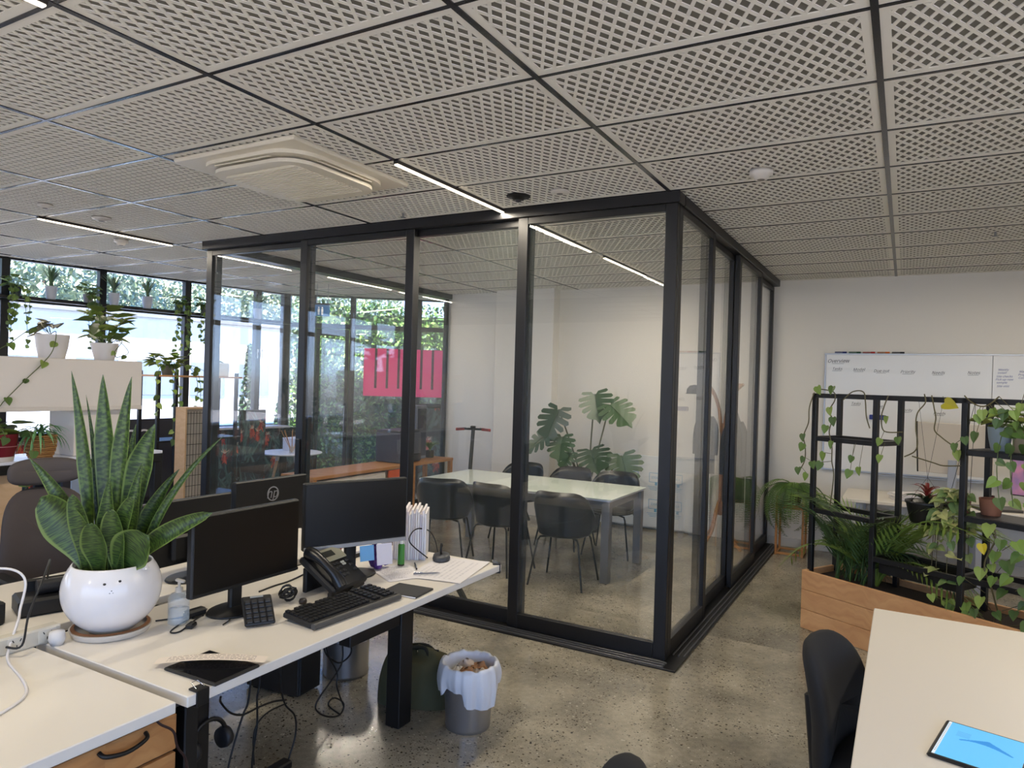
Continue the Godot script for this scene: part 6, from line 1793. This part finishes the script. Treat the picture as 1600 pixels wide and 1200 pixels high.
	for i in V.size():
		t = thing("pothos_vine", names[i], "vine", at, turn, "vines on the steel rack")
		var pts := []
		for q in V[i]: pts.append(Vector3(q[0], q[1], -0.045 + 0.015 * sin(q[1] * 9.0)))
		part(MB.new().tube(smooth_path(pts, 6), 0.0042, 5), "stem", bark, t)
		for q in LV[i]:
			var p := Vector3(q[0], q[1] + 0.02, -0.03)
			var near: Vector3 = pts[0]
			for s in smooth_path(pts, 6):
				if s.distance_to(p) < near.distance_to(p): near = s
			if near.distance_to(p) > 0.12: near = Vector3(p.x + 0.008, 1.4 if p.y < 1.37 else p.y + 0.09, -0.06)
			part(MB.new().tube([near, p], 0.002, 4), "petiole", bark, t)
			set_leaf(t, heart, green(), p, Vector3(rng.randf_range(-0.5, 0.5), -1, rng.randf_range(0.1, 0.5)), Vector3(rng.randf_range(-0.4, 0.4), 0.3, 1), rng.randf_range(0.048, 0.066))
		if i == 5:
			var p := Vector3(0.981, 1.68, -0.03)
			part(MB.new().tube([Vector3(0.93, 1.72, -0.05), p], 0.002, 4), "petiole", bark, t)
			set_leaf(t, heart, leafy(rgb(170, 160, 46), 0.3), p + Vector3(-0.03, 0.0, 0), Vector3(1, -0.25, 0.2), Vector3(0, 0.4, 1), 0.085)
	# ground cover at the planter end
	t = thing("creeping_pothos", "low pothos creeping over the planter edge beside the trough", "plant", at, turn)
	var LOW := [[0.909, 0.489], [1.020, 0.447], [1.087, 0.477], [1.162, 0.468], [1.310, 0.618], [1.348, 0.503], [1.371, 0.911], [1.221, 0.978], [1.219, 0.741], [1.265, 0.684], [1.183, 0.713], [1.297, 0.779], [1.092, 0.640], [1.381, 0.837], [1.25, 0.47], [1.2, 0.55], [1.33, 0.7], [1.4, 0.56], [1.42, 0.66], [1.12, 0.43], [0.98, 0.46], [1.45, 0.47], [1.28, 0.9], [1.24, 0.82]]
	part(MB.new().tube(smooth_path([Vector3(1.25, 0.38, -0.15), Vector3(1.24, 0.6, -0.05), Vector3(1.2, 0.74, -0.04), Vector3(1.25, 0.9, -0.05), Vector3(1.22, 1.0, -0.06)], 5), 0.005, 5), "stem", bark, t)
	for i in LOW.size():
		var q = LOW[i]
		var p := Vector3(q[0], q[1], -0.02 - 0.03 * (i % 3))
		part(MB.new().tube([Vector3(lerpf(1.22, q[0], 0.3), maxf(0.38, q[1] - 0.08), -0.1), p], 0.0022, 4), "petiole", bark, t)
		set_leaf(t, heart, green(), p, Vector3(rng.randf_range(-0.7, 0.7), -0.6, 0.5), Vector3(rng.randf_range(-0.4, 0.4), 0.7, 0.8), rng.randf_range(0.05, 0.085))
	set_leaf(t, heart, leafy(rgb(206, 186, 40), 0.3), Vector3(1.19, 0.86, -0.03), Vector3(0.2, -1, 0.2), Vector3(0, 0.2, 1), 0.06)
	# palms
	var fr := [frond_mesh(1.2, 18, 0.36, 0.015, 0.75), frond_mesh(1.6, 17, 0.32, 0.015, 0.7), frond_mesh(0.9, 18, 0.38, 0.016, 0.8)]
	var pm := [leafy(rgb(58, 88, 44), 0.2), leafy(rgb(78, 112, 48), 0.25), leafy(rgb(44, 70, 40), 0.2)]
	t = thing("palm", "dense dark green palm filling the planter end inside the rack", "plant", at, turn)
	for i in 34:
		# fronds fan out sideways and backwards, few over the front board
		var a := rng.randf_range(PI * 0.5, PI * 1.5) if i % 3 else rng.randf_range(-PI * 0.5, PI * 0.5)
		var base := Vector3(0.12 + 0.3 * rng.randf(), 0.375, -0.16 - 0.16 * rng.randf())
		var l := rng.randf_range(0.5, 0.82) if i < 22 else rng.randf_range(0.28, 0.42)
		var lean := rng.randf_range(0.0, 0.25) if i % 3 else -0.25
		put(fr[2] if i % 3 == 0 else fr[i % 2 * 2], "frond", pm[i % 3], t, Transform3D(Basis.from_euler(Vector3(lean, a, 0)).scaled(Vector3(0.8, 1, 0.8) * l), base))
	t = thing("palm", "brighter green palm with fan of fronds beside the hanging pot", "plant", at, turn)
	for k in [[1.2, 1.0, 0.1], [1.5, 0.95, -0.1], [1.8, 0.95, 0.15], [2.2, 0.9, 0.1], [2.7, 0.88, 0.1], [-1.7, 0.9, 0.0], [-2.2, 0.85, 0.1], [1.4, 0.8, 0.35], [1.9, 0.75, 0.35], [-1.5, 0.8, 0.3], [3.1, 0.85, 0.0]]:
		put(fr[2] if k[1] > 0.87 else fr[0], "frond", leafy(rgb(112, 138, 58), 0.3), t, Transform3D(Basis.from_euler(Vector3(k[2], k[0], 0)).scaled(Vector3(0.8, 0.95, 0.8) * k[1] * 1.08), Vector3(0.42, 0.375, -0.25)))
	# hanging pot with bromeliad
	t = thing("hanging_pot", "black hanging pot with a dark red bromeliad inside the rack", "plant", at + Vector3(cos(turn) * 0.772 + sin(turn) * -0.2, 0.89, -sin(turn) * 0.772 + cos(turn) * -0.2), turn)
	part(MB.new().lathe([Vector2(0, 0), Vector2(0.085, 0), Vector2(0.095, 0.012), Vector2(0.122, 0.13), Vector2(0.128, 0.13), Vector2(0.128, 0.145), Vector2(0.116, 0.145), Vector2(0.11, 0.12), Vector2(0, 0.12)], Vector3.ZERO, 30), "pot", black, t)
	var st := strap_mesh(0.2, 0.9)
	for i in 12:
		put(st, "leaf", leafy(rgb(44, 62, 40), 0.15), t, Transform3D(Basis.from_euler(Vector3(0.3 + 0.05 * (i % 4), i * 2.4, 0)).scaled(Vector3.ONE * 0.16), Vector3(0, 0.12, 0)))
	for i in 14:
		put(st, "bract", leafy(rgb(132, 32, 36), 0.2), t, Transform3D(Basis.from_euler(Vector3(0.12 + 0.02 * (i % 5), i * 2.4, 0)).scaled(Vector3.ONE * (0.09 + 0.003 * i)), Vector3(0, 0.13 + 0.005 * i, 0)))
	for k in 3:
		var a := k * TAU / 3
		part(MB.new().tube([Vector3(cos(a) * 0.12, 0.14, sin(a) * 0.12), Vector3(0, 0.3, 0), Vector3(0, 0.8, -0.16 if k else 0.13)], 0.0011, 4), "hanging_wire", black, t)
	t = thing("variegated_pothos", "variegated pothos spilling from a pot beside the middle rack post", "plant", at + Vector3(cos(turn) * 0.97 + sin(turn) * -0.2, 0.98, -sin(turn) * 0.97 + cos(turn) * -0.2), turn)
	pot(t, M(rgb(150, 104, 84), 0.6), 0.05, 0.065, 0.1)
	var vg := [leafy(rgb(140, 152, 90), 0.25), leafy(rgb(100, 124, 70), 0.25), leafy(rgb(172, 172, 112), 0.25)]
	for i in 12:
		var a := rng.randf_range(0.2, 2.9)
		var o := Vector3(cos(a) * 0.12, 0, sin(a) * 0.1)
		var l := rng.randf_range(0.05, 0.4)
		var path := smooth_path([Vector3(0, 0.09, 0), o * 0.6 + Vector3(0, 0.15, 0), o + Vector3(0, 0.06, 0.02), o * 1.1 + Vector3(0, -l, 0.03)], 5)
		part(MB.new().tube(path, 0.0024, 4), "stem", bark, t)
		for j in range(3, path.size(), 2):
			set_leaf(t, heart, vg[(i + j) % 3], path[j], Vector3(rng.randf_range(-1, 1), rng.randf_range(-0.8, 0.2), rng.randf_range(0.1, 0.8)), Vector3(rng.randf_range(-0.4, 0.4), 0.8, 0.6), rng.randf_range(0.05, 0.075))
	for k in 2: part(MB.new().tube([Vector3(-0.06 + 0.12 * k, 0.1, 0), Vector3(0, 0.715, -0.16)], 0.0018, 4), "hanging_wire", black, t)
	# pots on the upper shelf
	t = thing("potted_plant", "pale blue tapered pot with pothos on the upper rack shelf", "plant", at + Vector3(cos(turn) * 1.19 + sin(turn) * -0.2, 1.4045, -sin(turn) * 1.19 + cos(turn) * -0.2), turn)
	pot(t, M(rgb(150, 164, 172), 0.5), 0.045, 0.066, 0.14)
	bushy(t, Vector3(0, 0.14, 0), 12, 0.1, 0.1, 0.09, heart)
	t = thing("potted_plant", "stone textured pot with trailing pothos on the upper rack shelf", "plant", at + Vector3(cos(turn) * 1.33 + sin(turn) * -0.2, 1.4045, -sin(turn) * 1.33 + cos(turn) * -0.2), turn)
	pot(t, M(rgb(150, 138, 122), 0.9), 0.06, 0.07, 0.13)
	bushy(t, Vector3(0, 0.13, 0.02), 18, 0.12, 0.12, 0.1, heart)
	for k in 3: vine(t, [Vector3(0, 0.12, 0), Vector3(-0.05 + 0.06 * k, 0.15, 0.13), Vector3(-0.08 + 0.07 * k, -0.05, 0.16), Vector3(-0.06 + 0.07 * k, -0.3, 0.16)], 0.065, 0.08, heart)
	t = thing("terracotta_pot", "small terracotta pot on the rack shelf behind the post", "plant pot", at + Vector3(cos(turn) * 1.13 + sin(turn) * -0.25, 1.0045, -sin(turn) * 1.13 + cos(turn) * -0.25), turn)
	pot(t, M(rgb(150, 100, 76), 0.8), 0.05, 0.065, 0.1)
	# fern on a timber stand
	t = thing("fern_stand", "slim timber frame plant stand beside the glass partition end", "plant stand", Vector3(-1.02, 0, -7.98))
	for x in [-0.13, 0.13]:
		for z in [-0.13, 0.13]:
			bx(t, "leg", wood_pine, Vector3(x, 0.31, z), Vector3(0.022, 0.62, 0.022), 0.002)
	for y in [0.02, 0.5]:
		for s in [-0.13, 0.13]:
			bx(t, "rail", wood_pine, Vector3(0, y, s), Vector3(0.238, 0.022, 0.018), 0.002)
			bx(t, "rail", wood_pine, Vector3(s, y, 0), Vector3(0.018, 0.022, 0.238), 0.002)
	bx(t, "shelf", wood_pine, Vector3(0, 0.519, 0), Vector3(0.25, 0.014, 0.25), 0.002)
	t = thing("fern", "bushy boston fern with drooping fronds on the timber stand", "plant", Vector3(-1.02, 0.5265, -7.98))
	pot(t, M(rgb(90, 76, 62), 0.8), 0.08, 0.11, 0.16)
	var ff := [frond_mesh(2.4, 30, 0.13, 0.012, 0.25, 0.05), frond_mesh(1.9, 30, 0.13, 0.012, 0.25, 0.05)]
	for i in 60:
		var a := rng.randf() * TAU
		if sin(a) < -0.8 or cos(a) < -0.85: a += 1.2
		var reach := rng.randf_range(0.3, 0.5) if cos(a) > -0.3 else rng.randf_range(0.2, 0.3)
		put(ff[i % 2], "frond", [leafy(rgb(76, 108, 48), 0.25), leafy(rgb(104, 136, 62), 0.25), leafy(rgb(60, 92, 44), 0.25)][i % 3], t, Transform3D(Basis.from_euler(Vector3(rng.randf_range(0.05, 0.7), a, 0)).scaled(Vector3.ONE * reach), Vector3(cos(a) * 0.03, 0.14, sin(a) * 0.03)))
	build_whiteboard()
	build_back_desk()
	# near desk with tablet
	t = thing("work_desk", "white work desk with the glowing tablet beside the planter", "desk", Vector3(-0.1, 0, -3.66))
	bx(t, "worktop", white_lam, Vector3(0.8, DY - 0.0175, 0.9), Vector3(1.6, 0.035, 1.8), 0.003)
	for p in [[0.3, 0.1], [1.5, 0.1], [0.3, 1.7], [1.5, 1.7]]:
		desk_leg(t, Vector3(p[0], 0, p[1]), DY - 0.036, 0.06, 0.06)
	t = thing("tablet", "tablet with bright blue screen lying on the work desk", "tablet", Vector3(0.21, DY, -2.36), -0.22)
	bx(t, "case", black, Vector3(0, 0.005, 0), Vector3(0.215, 0.01, 0.27), 0.006)
	var img := Image.create(128, 160, false, Image.FORMAT_RGB8)
	img.fill(rgb(96, 176, 232))
	for k in 26: stroke(img, Vector2(30 + k * 1.6, 70 - k), Vector2(60 + k * 2.0, 52 + k), 2, 2, rgb(52, 132, 204))
	for k in 5: img.fill_rect(Rect2i(20, 34 + 5 * k, 22, 1), rgb(60, 120, 180))
	img.fill_rect(Rect2i(0, 0, 5, 160), rgb(206, 214, 222))
	for k in 20: img.fill_rect(Rect2i(1, 10 + 7 * k, 3, 2), rgb(120, 130, 140))
	var sc := textured(img, 0.12)
	sc.emission_enabled = true
	sc.emission_texture = sc.albedo_texture
	sc.emission = Color(0, 0, 0)
	sc.emission_operator = BaseMaterial3D.EMISSION_OP_ADD
	sc.emission_energy_multiplier = 0.35
	var fscr := func(u: float, v: float) -> Vector3: return Vector3((u - 0.5) * 0.195, 0.0106, (v - 0.5) * 0.25)
	part(MB.new().grid(fscr, 1, 1), "screen", sc, t)
	office_chair("black office chair pushed against the white work desk side", Vector3(0.04, 0, -2.82), PI / 2 - 0.25, rgb(26, 26, 27), false)
	office_chair("black office chair standing alone in the aisle before the glass room", Vector3(-0.82, 0, -1.49), -1.2, rgb(30, 30, 31), false)

func build_whiteboard() -> void:
	var t := thing("wall_whiteboard", "wide wall whiteboard with handwritten columns and thin aluminium frame", "whiteboard", Vector3(-0.755, 0.9, -8.325))
	var alu := M(rgb(176, 176, 178), 0.35, 0.7)
	for k in [[0.0, 1.49], [1.495, 2.95]]:
		bx(t, "board", M(rgb(228, 225, 219), 0.16), Vector3((k[0] + k[1]) / 2, 0.615, 0.01), Vector3(k[1] - k[0], 1.23, 0.016), 0.001)
	bx(t, "frame_edge", alu, Vector3(1.47, 1.235, 0.012), Vector3(2.98, 0.016, 0.022), 0.002)
	bx(t, "frame_edge", alu, Vector3(1.47, -0.005, 0.012), Vector3(2.98, 0.016, 0.022), 0.002)
	bx(t, "frame_edge", alu, Vector3(-0.008, 0.615, 0.012), Vector3(0.016, 1.23, 0.022), 0.002)
	bx(t, "pen_tray", alu, Vector3(1.47, -0.02, 0.04), Vector3(2.0, 0.012, 0.06), 0.002)
	var ink := M(rgb(70, 66, 66), 0.7)
	var blue := M(rgb(66, 74, 140), 0.7)
	var words := [["Overview", 0.12, 1.16, 0.038], ["Tasks", 0.11, 1.075, 0.03], ["Model", 0.32, 1.07, 0.03], ["Due out", 0.53, 1.06, 0.03], ["Priority", 0.77, 1.055, 0.03], ["Needs", 1.04, 1.05, 0.03], ["Notes", 1.34, 1.055, 0.03], ["Task", 0.1, 0.78, 0.026], ["Tasks", 0.3, 0.71, 0.028], ["Due", 0.52, 0.69, 0.028], ["Priority", 0.76, 0.66, 0.028], ["Needs", 1.06, 0.64, 0.028]]
	for w in words:
		var o := put(text(w[0], w[3], 0.0006, false), "handwriting", ink, t, Transform3D(Basis(Vector3(1, 0.02, 0), Vector3(0.25, 1, 0), Vector3(0, 0, 1)), Vector3(w[1], w[2], 0.0188)))
		bx(o, "underline", ink, Vector3(0, -w[3] * 0.75, 0), Vector3(w[3] * 3.0, 0.003, 0.0006), 0.0)
	var lines := [["Weekly", 1.58, 1.09], ["install", 1.57, 1.06], ["Site checks", 1.59, 1.025], ["Pick up new", 1.59, 0.995], ["sample", 1.57, 0.965], ["Site visit", 1.58, 0.93], ["Make list", 1.76, 1.075], ["Progress", 1.75, 1.045], ["Confirm", 1.75, 1.015]]
	for w in lines:
		put(text(w[0], 0.02, 0.0006), "handwriting", blue, t, Transform3D(Basis(Vector3(1, 0.02, 0), Vector3(0.25, 1, 0), Vector3(0, 0, 1)), Vector3(w[1], w[2], 0.0188)))
	var cols := [rgb(44, 56, 120), rgb(36, 84, 60), rgb(170, 50, 40), rgb(206, 110, 50), rgb(34, 34, 36)]
	var cn := ["blue", "green", "red", "orange", "black"]
	for k in 5:
		t = thing("marker", "%s capped marker resting on the whiteboard top edge" % cn[k], "marker", Vector3(-0.62 + 0.135 * k, 2.143, -8.313), 0, "markers on the whiteboard top edge")
		part(MB.new().tube([Vector3(-0.055, 0.0095, 0), Vector3(0.025, 0.0095, 0)], 0.009, 10), "barrel", M(rgb(150, 150, 150).lerp(cols[k], 0.45), 0.4), t)
		part(MB.new().tube([Vector3(0.02, 0.0095, 0), Vector3(0.06, 0.0095, 0)], 0.0096, 10), "cap", M(cols[k], 0.4), t)
	t = thing("board_eraser", "blue magnetic eraser stuck on the wall whiteboard", "eraser", Vector3(-0.25, 1.475, -8.302))
	bx(t, "body", M(rgb(40, 54, 130), 0.6), Vector3(0, 0, 0.018), Vector3(0.15, 0.05, 0.03), 0.006)
	bx(t, "felt", M(rgb(30, 36, 60), 0.9), Vector3(0, 0, 0.0025), Vector3(0.145, 0.046, 0.004), 0.001)

func build_back_desk() -> void:
	var t := thing("bench_desk", "white bench desk below the wall whiteboard with grey legs", "desk", Vector3(-0.5, 0, -8.15))
	bx(t, "worktop", white_lam, Vector3(1.3, 0.715, 0.42), Vector3(2.6, 0.03, 0.8), 0.003)
	var grey := M(rgb(168, 172, 182), 0.4, 0.3)
	for x in [0.15, 1.1, 2.4]:
		for z in [0.1, 0.74]:
			bx(t, "leg", grey, Vector3(x, 0.35, z), Vector3(0.06, 0.7, 0.06), 0.003)
	bx(t, "modesty_panel", M(rgb(222, 220, 216), 0.5), Vector3(1.3, 0.45, 0.06), Vector3(2.5, 0.5, 0.016), 0.002)
	t = thing("monitor", "pale backed monitor on a grey stand below the whiteboard", "monitor", Vector3(0.4, 0.7302, -7.66), PI - 0.35)
	bx(t, "casing", M(rgb(206, 196, 182), 0.4), Vector3(0, 0.5, 0.02), Vector3(0.62, 0.48, 0.014), 0.005, Basis.from_euler(Vector3(-0.12, 0, 0)))
	bx(t, "screen", M(rgb(14, 14, 15), 0.2), Vector3(0, 0.502, 0.0285), Vector3(0.58, 0.44, 0.004), 0.001, Basis.from_euler(Vector3(-0.12, 0, 0)))
	bx(t, "edge", black, Vector3(0.313, 0.5, 0.02), Vector3(0.012, 0.485, 0.018), 0.002, Basis.from_euler(Vector3(-0.12, 0, 0)))
	bx(t, "stand_neck", grey, Vector3(0, 0.2, -0.02), Vector3(0.07, 0.4, 0.02), 0.004)
	bx(t, "stand_base", grey, Vector3(0, 0.006, -0.02), Vector3(0.22, 0.012, 0.18), 0.004)
	t = thing("monitor", "monitor showing a purple picture at the end of the back desk", "monitor", Vector3(1.05, 0.7302, -7.42), -0.5)
	bx(t, "casing", black, Vector3(0, 0.3, 0), Vector3(0.5, 0.32, 0.02), 0.005)
	var img := Image.create(64, 40, false, Image.FORMAT_RGB8)
	var n1 := noise(8, 0.05)
	for y in 40:
		for x in 64:
			img.set_pixel(x, y, rgb(140, 112, 150).lerp(rgb(186, 126, 152), clampf(n1.get_noise_2d(x, y) + 0.5, 0, 1)))
	var f := func(u: float, v: float) -> Vector3: return Vector3((u - 0.5) * 0.48, 0.3 - (v - 0.5) * 0.3, 0.0112)
	var sc := textured(img, 0.2)
	sc.emission_enabled = true
	sc.emission_texture = sc.albedo_texture
	sc.emission_energy_multiplier = 0.12
	part(MB.new().grid(f, 1, 1), "screen", sc, t)
	bx(t, "stand_neck", grey, Vector3(0, 0.1, -0.03), Vector3(0.06, 0.2, 0.02), 0.004)
	bx(t, "stand_base", grey, Vector3(0, 0.006, -0.03), Vector3(0.2, 0.012, 0.16), 0.004)
	t = thing("laptop", "dark closed laptop lying on the back desk", "laptop", Vector3(0.72, 0.7302, -7.5), 0.3)
	bx(t, "base", M(rgb(70, 68, 66), 0.4), Vector3(0, 0.008, 0), Vector3(0.34, 0.016, 0.23), 0.004)
	bx(t, "lid", M(rgb(92, 88, 84), 0.35), Vector3(0, 0.02, 0), Vector3(0.34, 0.007, 0.23), 0.003)
	t = thing("mug", "small dark red mug on the back desk", "mug", Vector3(0.7, 0.7302, -7.78))
	part(MB.new().lathe([Vector2(0, 0), Vector2(0.036, 0), Vector2(0.038, 0.004), Vector2(0.038, 0.09), Vector2(0.034, 0.09), Vector2(0.033, 0.01), Vector2(0, 0.008)], Vector3.ZERO, 22), "cup", M(rgb(64, 22, 28), 0.3), t)
	part(MB.new().tube(smooth_path([Vector3(0.036, 0.07, 0), Vector3(0.065, 0.066, 0), Vector3(0.062, 0.03, 0), Vector3(0.036, 0.024, 0)], 4), 0.005, 6), "handle", M(rgb(64, 22, 28), 0.3), t)
	t = thing("paper_pile", "loose pile of white papers on the back desk", "papers", Vector3(0.05, 0.7302, -7.62), 0.2)
	for k in 6:
		bx(t, "sheet_bundle", paper, Vector3(0.01 * (k % 3), 0.006 + 0.011 * k, 0.008 * (k % 2)), Vector3(0.3, 0.01, 0.21), 0.001, Basis.from_euler(Vector3(0, 0.08 * k, 0)))
	t = thing("floor_bracket", "black slanted bracket on a floor plate just inside the glass", "bracket", Vector3(-2.82, 0, -4.5))
	bx(t, "arm", black, Vector3(-0.06, 0.085, 0), Vector3(0.04, 0.2, 0.03), 0.003, Basis.from_euler(Vector3(0, 0, 0.62)))
	bx(t, "floor_plate", black, Vector3(0.05, 0.006, 0), Vector3(0.2, 0.012, 0.06), 0.002)
	t = thing("black_trestle", "black folding trestle stand behind the planter", "stand", Vector3(-0.1, 0, -6.35), 0.4)
	for s in [-1.0, 1.0]:
		part(MB.new().tube([Vector3(s * 0.05, 0.78, 0.03), Vector3(s * 0.09, 0.0, 0.18)], 0.016, 6), "front_leg", black, t)
		part(MB.new().tube([Vector3(s * 0.05, 0.78, -0.03), Vector3(s * 0.09, 0.0, -0.18)], 0.016, 6), "rear_leg", black, t)
	bx(t, "head_bar", black, Vector3(0, 0.79, 0), Vector3(0.16, 0.03, 0.09), 0.004)
	bx(t, "lower_shelf", black, Vector3(0, 0.35, 0), Vector3(0.2, 0.014, 0.2), 0.002)

func build_objects() -> void:
	leaf_m = [leafy(rgb(88, 120, 50), 0.4), leafy(rgb(70, 102, 46), 0.4), leafy(rgb(110, 140, 60), 0.45), leafy(rgb(62, 92, 42), 0.35), leafy(rgb(128, 150, 74), 0.45)]
	build_desks()
	build_meeting_room()
	build_window_side()
	build_ceiling_fittings()
	build_planter_side()

func _ready() -> void:
	rng.seed = 77
	var cam := Camera3D.new()
	cam.name = "camera"
	cam.fov = 57.183
	cam.near = 0.05
	cam.far = 200.0
	cam.basis = Basis.from_euler(Vector3(-0.0028, 0.5095, 0.0292), EULER_ORDER_YXZ)
	cam.position = Vector3(0, 1.7317, 0)
	add_child(cam)
	cam.current = true
	var we := WorldEnvironment.new()
	we.name = "world"
	var env := Environment.new()
	env.background_mode = Environment.BG_SKY
	var sky := Sky.new()
	var sm := ProceduralSkyMaterial.new()
	sm.sky_top_color = Color(0.36, 0.56, 0.9)
	sm.sky_horizon_color = Color(0.76, 0.87, 1.0)
	sm.ground_horizon_color = Color(0.7, 0.74, 0.8)
	sm.ground_bottom_color = Color(0.4, 0.4, 0.42)
	sm.energy_multiplier = 3.0
	sky.sky_material = sm
	env.sky = sky
	env.tonemap_mode = Environment.TONE_MAPPER_LINEAR
	env.tonemap_exposure = 1.97
	env.sdfgi_enabled = true
	env.ssao_enabled = true
	env.ssil_enabled = true
	we.environment = env
	add_child(we)
	var sun := DirectionalLight3D.new()
	sun.name = "sun"
	sun.light_color = Color(1.0, 0.96, 0.9)
	sun.light_energy = 4.8
	sun.light_angular_distance = 0.6
	sun.shadow_enabled = true
	sun.basis = facing(Vector3(0.12, 0.8, 0.58))
	add_child(sun)
	make_materials()
	build_shell()
	build_ceiling()
	build_windows()
	build_glass_room()
	build_lights()
	build_outdoors()
	build_objects()
